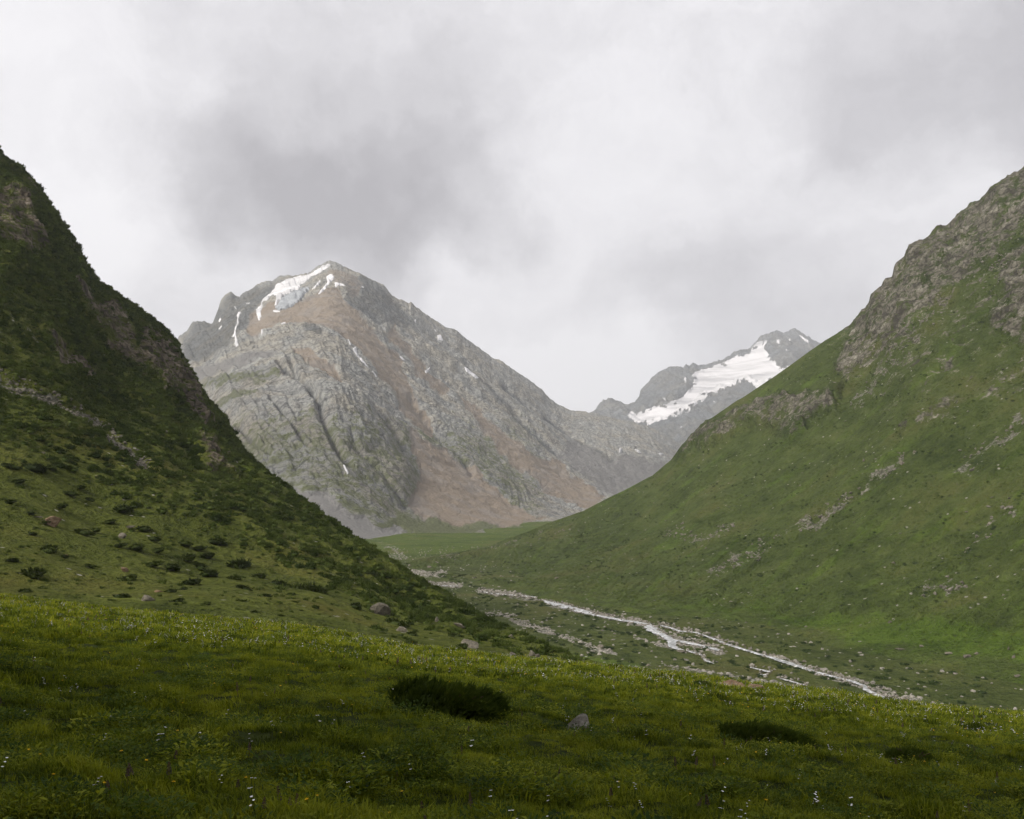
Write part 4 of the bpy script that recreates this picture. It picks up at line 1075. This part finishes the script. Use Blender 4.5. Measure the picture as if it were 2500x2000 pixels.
# ------------------------------------------------------------------ foreground junipers
def juniper(u, v, w_px, h_px, seed, label, n=1500, lean=.5):
    p = MEADOW.locate(u, v)
    w = w_px / F * p.y / 2; h = h_px / F * p.y
    e = link(bpy.data.objects.new('juniper_bush', None)); e.location = p
    tag(e, label, 'shrub')
    fo = link(bpy.data.objects.new('foliage', shrub_mesh('foliage', seed, n, (w * .92, w * .55, h * .72), h * .13, 'juniper', (lean, 0, 0), lobes=14))); fo.parent = e
    # branches under the needles
    rng = np.random.default_rng(seed + 1)
    for i in range(4):
        a = rng.uniform(-1, 1); co = []; fc = []
        x0, y0 = rng.uniform(-.2, .2) * w, -rng.uniform(.0, .2) * w
        P = [np.array([x0, y0, -.05]), np.array([x0 + a * w * .35, y0 - .1 * w, h * .25]), np.array([x0 + a * w * .75, y0 - .16 * w, h * .5])]
        for q, (pt, r) in enumerate(zip(P, (.03, .02, .008))):
            for t in range(5): co.append(pt + r * np.array([math.cos(t * 1.2566), math.sin(t * 1.2566) * .6, math.sin(t * 1.2566) * .6]))
        for q in range(2):
            for t in range(5): fc.append((q * 5 + t, q * 5 + (t + 1) % 5, q * 5 + 5 + (t + 1) % 5, q * 5 + 5 + t))
        me = raw_mesh('branch', np.array(co), np.array(fc)); me.materials.append(M['twig'])
        b = link(bpy.data.objects.new('branch', me)); b.parent = e
    # the mound leans down the slope
    e.rotation_euler = (0, math.atan(.16), 0)
    return e
juniper(1100, 1742, 285, 118, 41, 'big dark juniper bush in the middle of the foreground meadow', 11000)
juniper(1860, 1818, 235, 88, 42, 'wide low dark juniper bush right of the meadow rock', 7000)
juniper(2220, 1858, 130, 60, 43, 'smaller dark juniper bush towards the right edge of the meadow', 4000)
juniper(1712, 1674, 46, 24, 44, 'small round bush beside the large crumbling brown rock', 1200, .1)

# ------------------------------------------------------------------ shrubs on the left slope that stand alone
SH = [shrub_mesh('slope_shrub', 60 + i, 240, (1.0, .75, .62), .26, 'lone_shrub', (.25, 0, 0), lobes=4) for i in range(5)]
z2 = lambda x, y: (x * .3711, 900 + y * .3711)
LONE = [(90, 650, 110), (215, 655, 160), (340, 655, 110), (120, 745, 90), (410, 905, 90), (470, 825, 80), (525, 780, 70), (205, 950, 60), (590, 862, 60), (810, 935, 160), (555, 1082, 100), (640, 1062, 70), (210, 1085, 60), (335, 1190, 140), (785, 1165, 80),
        (905, 1180, 120), (1010, 1122, 90), (1220, 1152, 100), (1045, 1195, 80), (1005, 1290, 110), (1150, 1312, 130), (1240, 1242, 120), (1370, 1232, 110), (1320, 1302, 100), (430, 1240, 60), (600, 1300, 60), (205, 1345, 190), (90, 1265, 100), (850, 1385, 140),
        (1245, 1412, 120), (1390, 1362, 150), (1580, 1295, 200), (1550, 1385, 120), (1600, 1448, 100), (1115, 1470, 80), (1195, 1455, 60), (785, 1505, 110), (170, 1470, 100), (1170, 1535, 100), (1350, 1552, 90), (1620, 1542, 100), (1730, 1500, 110), (1920, 1490, 80),
        (1940, 1548, 80), (2060, 1582, 100), (1680, 1615, 80), (1735, 1555, 60), (1975, 1600, 70), (1855, 1635, 70), (2060, 1470, 220), (1460, 1150, 150), (1330, 1180, 90), (950, 1060, 120), (720, 1010, 90), (60, 880, 80), (300, 1010, 60), (1700, 1370, 140), (1830, 1420, 120)]
grp = 'dark shrubs scattered over the open left slope'
for k, (x, y, w) in enumerate(LONE):
    u, v = z2(x, y); p = LEFT.locate(u, v); s_ = 1.12 * w * .3711 / F * p.y / 2
    place('juniper_shrub', SH[k % 5], (p.x, p.y, p.z - .05 * s_), (s_ * 1.0, s_ * 1.0, s_ * random.uniform(.6, .8)), random.uniform(0, 6.28), (0, .2), 'small dark green shrub standing apart on the open grass of the left slope', 'shrub', grp)
for (x, y, w, lb) in [(310, 740, 150, 'round dark shrub overhanging the squat grey boulder'), (40, 630, 120, 'dark shrub just left of the tall angular boulder'), (120, 700, 55, 'small shrub in front of the tall angular boulder'), (420, 812, 90, 'low shrub below the squat grey boulder'),
                      (280, 832, 95, 'flat shrub left of the low shrub under the boulders'), (400, 872, 130, 'wide flat shrub nearest the flowery meadow edge'), (515, 830, 30, 'tiny isolated shrub right of the flat ones'), (725, 895, 110, 'flat shrub below the wedge shaped boulder'), (715, 820, 100, 'tall dark shrub against the wedge shaped boulder')]:
    u, v = z8([(x, y)])[0]; p = LEFT.locate(u, v); s_ = w * .3711 / F * p.y / 2
    place('juniper_shrub', SH[int(x) % 5], (p.x, p.y, p.z - .05 * s_), (s_, s_, s_ * .75), random.uniform(0, 6.28), (0, .2), lb, 'shrub', grp)

# ------------------------------------------------------------------ dense shrub cover of the left slope
SH2 = [shrub_mesh('dense_shrub', 80 + i, 110, (1.0, .8, .62), .36, 'slope_shrub', (.2, 0, 0), lobes=4) for i in range(4)]
SH3 = [blades_mesh('slope_tuft', 90 + i, 46, .55, .5, .05, .6, 'slope_herb') for i in range(3)]
U, V = LEFT.U, LEFT.V
vd = np.interp(U, [-60, 0, 330, 560, 800, 950, 1130, 1300, 1444], [1080, 1090, 1235, 1330, 1432, 1505, 1562, 1612, 1630])
wn = fbm(U / 40, V / 25, 4, 201)
dense = smooth(vd - V + 40 * wn, -12, 40) * LEFT.inview * (LEFT.T < 1.03) * (V < 1640)
patch = smooth(fbm(U / 26, V / 20, 4, 205), -.50, .10)
wsh = dense * patch * (1 - smooth(LEFT.rock + .3 * wn, .25, .55)) * (1 - smooth(LEFT.scree, .2, .6)) + 0.012 * LEFT.inview * (LEFT.T < 1)
wsh = wsh * smooth(LEFT.T, .02, .06) * (1 - .9 * smooth(LEFT.lush, .3, .6))
pts, i_, j_ = LEFT.scatter(10500, wsh)
scl = (.35 + 1.15 * RNG.random(len(pts)) ** 1.8) * np.interp(pts[:, 1], [90, 350], [.7, 1.1])
scatter_stuff('hillside_shrubs', pts - np.array([0, 0, .1]), scl, SH2, 'dense dark green shrub cover over the steep left hillside', 'shrubs')
wt_ = LEFT.inview * (LEFT.T < 1.02) * smooth(LEFT.T, .02, .06) * (1 - .7 * smooth(LEFT.scree, .2, .6)) * (.07 + .93 * smooth(V, 1180, 950)) * (1 - .92 * smooth(LEFT.rock, .3, .6))
pts, i_, j_ = LEFT.scatter(10000, wt_)
scatter_stuff('hillside_herbs', pts, RNG.uniform(.6, 1.5, len(pts)) * np.interp(pts[:, 1], [90, 140, 300], [.4, .6, 1.1]), SH3, 'coarse green herbs and grass tufts growing on the left hillside', 'herbs')

# ------------------------------------------------------------------ loose stones
ST = [rock_mesh('stone', 300 + i, 2, 9, .12, 'stone', .7) for i in range(6)]
HS = [rock_mesh('hill_stone', 320 + i, 2, 9, .12, 'hill_stone', .7) for i in range(6)]
w = LEFT.strip * LEFT.inview
pts, *_ = LEFT.scatter(1800, w)
scatter_stuff('scree_stones', pts, RNG.uniform(.15, .75, len(pts)) ** 1.3, HS, 'narrow strip of broken grey stones running down the left hillside', 'scree', .5)
w = np.clip(RIGHT.scree, 0, 1) ** 1.5 * (RIGHT.T < 1) * (RIGHT.U < 2530) * smooth(fbm(RIGHT.U / 30, RIGHT.V / 22, 4, 225), -.15, .35)
pts, *_ = RIGHT.scatter(1300, w)
scatter_stuff('gully_stones', pts, RNG.uniform(.25, 1.1, len(pts)) ** 1.4, HS, 'grey scree stones in the gullies of the right hillside', 'scree', .5)
chan = np.zeros_like(FLOOR.X)
for ln in RIVER_LINES: chan = np.maximum(chan, smooth(dline(FLOOR.U, FLOOR.V, [(a, b) for a, b, *_ in ln]), 9, 3))
pts, *_ = FLOOR.scatter(2200, chan + 1e-9)
scatter_stuff('stream_cobbles', pts + np.array([0, 0, .12]), RNG.uniform(.2, .8, len(pts)), ST[:3] + HS[:4], 'cobbles breaking the white water of the stream', 'gravel', .5)
inb = (FLOOR.U > 860) & (FLOOR.U < 2560) & (FLOOR.V < 1760) & (FLOOR.V > 1335)
w = (smooth(FLOOR.gravel, .25, .72) + .012) * inb
pts, *_ = FLOOR.scatter(7000, w)
scatter_stuff('gravel_stones', pts, RNG.uniform(.25, .9, len(pts)) ** 1.5, ST, 'pale gravel and cobbles along the stream bed', 'gravel', .5)
w = (smooth(FLOOR.gravel, .25, .6) * .5 + .08) * inb * (FLOOR.V > 1400)
pts, *_ = FLOOR.scatter(200, w)
for k, p in enumerate(pts):
    s_ = random.uniform(.45, 1.2)
    place('stone', ST[k % 6], p, (s_, s_ * random.uniform(.6, .9), s_ * random.uniform(.4, .7)), random.uniform(0, 6.28), (random.uniform(-.3, .3),) * 2,
          'loose pale stone lying on the valley floor near the stream', 'stone', 'loose stones on the valley floor')
w = (RIGHT.T < .97) * (.25 + RIGHT.rock + 2 * RIGHT.scree) * (RIGHT.U < 2510) * (RIGHT.U > 1000)
pts, *_ = RIGHT.scatter(100, w)
for k, p in enumerate(pts):
    s_ = random.uniform(.5, 1.3)
    place('stone', HS[k % 6], p, (s_, s_ * .8, s_ * random.uniform(.5, .8)), random.uniform(0, 6.28), (random.uniform(-.3, .3),) * 2,
          'small stone on the green right hillside', 'stone', 'stones scattered over the right hillside')

# ------------------------------------------------------------------ low plants of the right slope and the valley floor
SF = [shrub_mesh('floor_shrub', 100 + i, 60, (1.0, .8, .5), .4, 'floor_shrub', (.1, 0, 0), lobes=3) for i in range(3)]
w = smooth(fbm(RIGHT.U / 60, RIGHT.V / 24, 4, 221), .05, .35) * (RIGHT.T < .98) * (RIGHT.U < 2530) * (1 - smooth(RIGHT.rock, .4, .7)) * smooth(RIGHT.T, .06, .2)
pts, *_ = RIGHT.scatter(2000, w)
scatter_stuff('slope_cushions', pts, RNG.uniform(.25, 1.0, len(pts)), SF, 'low dark cushion plants dotted over the right hillside', 'plants')
RT = [blades_mesh('slope_grass', 440 + i, 30, .6, .42, .06, .9, 'right_tuft') for i in range(3)]
pts, *_ = RIGHT.scatter(13000, (RIGHT.T < .99) * (RIGHT.U < 2530) * (1 - .8 * smooth(RIGHT.rock, .35, .6)) * smooth(RIGHT.T, .02, .08) * (.25 + smooth(fbm(RIGHT.U / 70, RIGHT.V / 30, 4, 227), -.1, .3)))
scatter_stuff('slope_grass_tufts', pts, RNG.uniform(.5, 1.4, len(pts)), RT, 'tussock grass texturing the right hillside', 'grass')
w = (smooth(fbm(FLOOR.U / 40, FLOOR.V / 14, 4, 223), .0, .3) * (1 - .6 * smooth(FLOOR.gravel, .5, .9)) + .05) * inb * (FLOOR.V > 1395)
pts, *_ = FLOOR.scatter(2600, w)
scatter_stuff('floor_shrubs', pts, RNG.uniform(.35, 1.5, len(pts)), SF, 'low green shrubs and tussocks on the valley floor', 'shrubs', stretch=np.array([1, 1, .7]))

# ------------------------------------------------------------------ meadow grass, herbs and flowers
def meadow_points(n, r0=3.5, r1=92, power=0.0, half=34, seed=0):
    r = r0 + (r1 - r0) * RNG.random(n) ** (1 + power); th = np.radians(RNG.uniform(-half, half, n))
    x = r * np.sin(th); y = r * np.cos(th)
    return np.stack([x, y, meadow_z(x, y)], -1), r
GR = [blades_mesh('grass_tuft', 400 + i, 40, .15, .095, .0045, .95, 'grass') for i in range(4)]
GRW = [blades_mesh('grass_tuft_wide', 410 + i, 28, .18, .10, .010, .95, 'grass') for i in range(3)]
HB = [herb_mesh('herb_clump', 420 + i, 70, .17, .15, .012 + .004 * (i % 3), 'herb' if i % 2 else 'bright_herb') for i in range(6)]
pts, r = meadow_points(52000, 3.2, 40, .25)
clump = lambda q: .55 + 1.0 * smooth(fbm(q[:, 0] / .9, q[:, 1] / .9, 3, 233), -.25, .4)
scatter_stuff('meadow_grass', pts, clump(pts) * RNG.uniform(.6, 1.25, len(pts)) * np.interp(r, [4, 40], [.95, 1.2]), GR, 'short green meadow grass in the foreground', 'grass')
pts, r = meadow_points(52000, 28, 96, 0)
scatter_stuff('meadow_grass', pts, clump(pts) * RNG.uniform(.7, 1.5, len(pts)) * np.interp(r, [28, 90], [1.0, 1.7]), GRW, 'green meadow grass towards the far edge of the meadow', 'grass')
pts, r = meadow_points(60000, 3.2, 88, .1)
k = smooth(fbm(pts[:, 0] / 1.6, pts[:, 1] / 1.6, 4, 231), -.2, .2) * np.interp(r, [3, 30, 80], [1, .9, .6]) > RNG.random(len(pts))
scatter_stuff('meadow_herbs', pts[k], RNG.uniform(.5, 1.35, k.sum()) * clump(pts[k]), HB, 'broad leaved herbs growing in clumps through the meadow', 'herbs')

FLW = {'yellow': [flower_mesh('yellow_flower', 500 + i, 'yellow') for i in range(3)], 'white': [flower_mesh('white_flower', 510 + i, 'white') for i in range(4)],
       'purple': [flower_mesh('purple_spike', 520 + i, 'purple') for i in range(3)]}
for kind, nm, near_n, far_n, lb, g in (('yellow', 'yellow_flower', 90, 1500, 'small yellow flower in the meadow grass', 'yellow flowers in the meadow'),
                                       ('white', 'white_flower', 200, 6000, 'cluster of small white flowers in the meadow grass', 'white flowers in the meadow'),
                                       ('purple', 'purple_flower_spike', 120, 500, 'purple brown flower spike standing in the meadow grass', 'purple flower spikes in the meadow')):
    pts, r = meadow_points(near_n * 3, 7, 30, .2, 29)
    cl = fbm(pts[:, 0] / 2.0, pts[:, 1] / 2.0, 3, 240 + len(kind))
    idx = np.argsort(-cl + RNG.normal(size=len(cl)) * .25)[:near_n]
    for q in idx:
        place(nm, FLW[kind][q % len(FLW[kind])], pts[q], RNG.uniform(.42, .78) * (.85 if kind == 'purple' else 1), RNG.uniform(0, 6.28), tuple(RNG.normal(size=2) * .12), lb, 'flower', g)
    pts, r = meadow_points(far_n * 3, 30, 90, 0, 30)
    cl = fbm(pts[:, 0] / 6.0, pts[:, 1] / 6.0, 3, 250 + len(kind)) + .3 * smooth(r, 40, 75)
    idx = np.argsort(-cl + RNG.normal(size=len(cl)) * .55)[:far_n]
    scatter_stuff('far_' + nm + 's', pts[idx], RNG.uniform(.6, 1.1, far_n), FLW[kind], 'distant ' + kind + ' flowers sprinkled over the far part of the meadow', 'flowers')

# ------------------------------------------------------------------ added unseen slope behind the camera, keeps sun and sky off the foreground
def build_rear():
    th = np.radians(np.linspace(98, 268, 170)); w = smooth(th, th[0], th[0] + .5) * (1 - smooth(th, th[-1] - .35, th[-1]))
    r = np.concatenate([np.linspace(5.5, 60, 60), np.linspace(62, 320, 50)])
    R = r[:, None] * np.ones_like(th); TH = np.ones_like(R) * th
    X = R * np.sin(TH); Y = R * np.cos(TH)
    base = -1.5 - (0.125 * Y + 0.11 * X)
    rise = np.where(R < 60, 1.25 * np.maximum(R - 7, 0) ** .98, 1.25 * 53 ** .98 + .12 * (R - 60))
    Z = base - .4 + w * rise + w * 1.2 * fbm(X / 9, Y / 9, 4, 151) * smooth(R, 10, 20) - 6 * (1 - w) * smooth(R, 12, 60)
    L = Layer(X, Y, Z)
    z0_ = np.zeros_like(X)
    L.build('rear_shade_slope', M['left'], (z0_ + .1, z0_, z0_, z0_ + 1), label='added unseen slope behind the camera that shades the near meadow', cat='hillside')
build_rear()

# ------------------------------------------------------------------ haze
me = bpy.data.meshes.new('haze')
hx, y0, y1, z0, z1 = 9000, -1500, 9500, -80, 1500
vs_ = [(sx * hx, yy, zz) for sx in (-1, 1) for yy in (y0, y1) for zz in (z0, z1)]
me.from_pydata(vs_, [], [(0, 1, 3, 2), (4, 6, 7, 5), (0, 4, 5, 1), (2, 3, 7, 6), (0, 2, 6, 4), (1, 5, 7, 3)])
hz = link(bpy.data.objects.new('haze', me)); tag(hz, 'thin pale haze in the valley air', 'haze', None, 'stuff')
m, nt, out = new_mat('haze_air')
vol = N(nt, 'ShaderNodeVolumePrincipled', {'Color': (.95, .965, 1.0, 1), 'Density': 0.000085, 'Anisotropy': 0.2, 'Density Attribute': ''})
m.cycles.homogeneous_volume = True
nt.links.new(vol.outputs[0], out.inputs['Volume'])
me.materials.append(m)
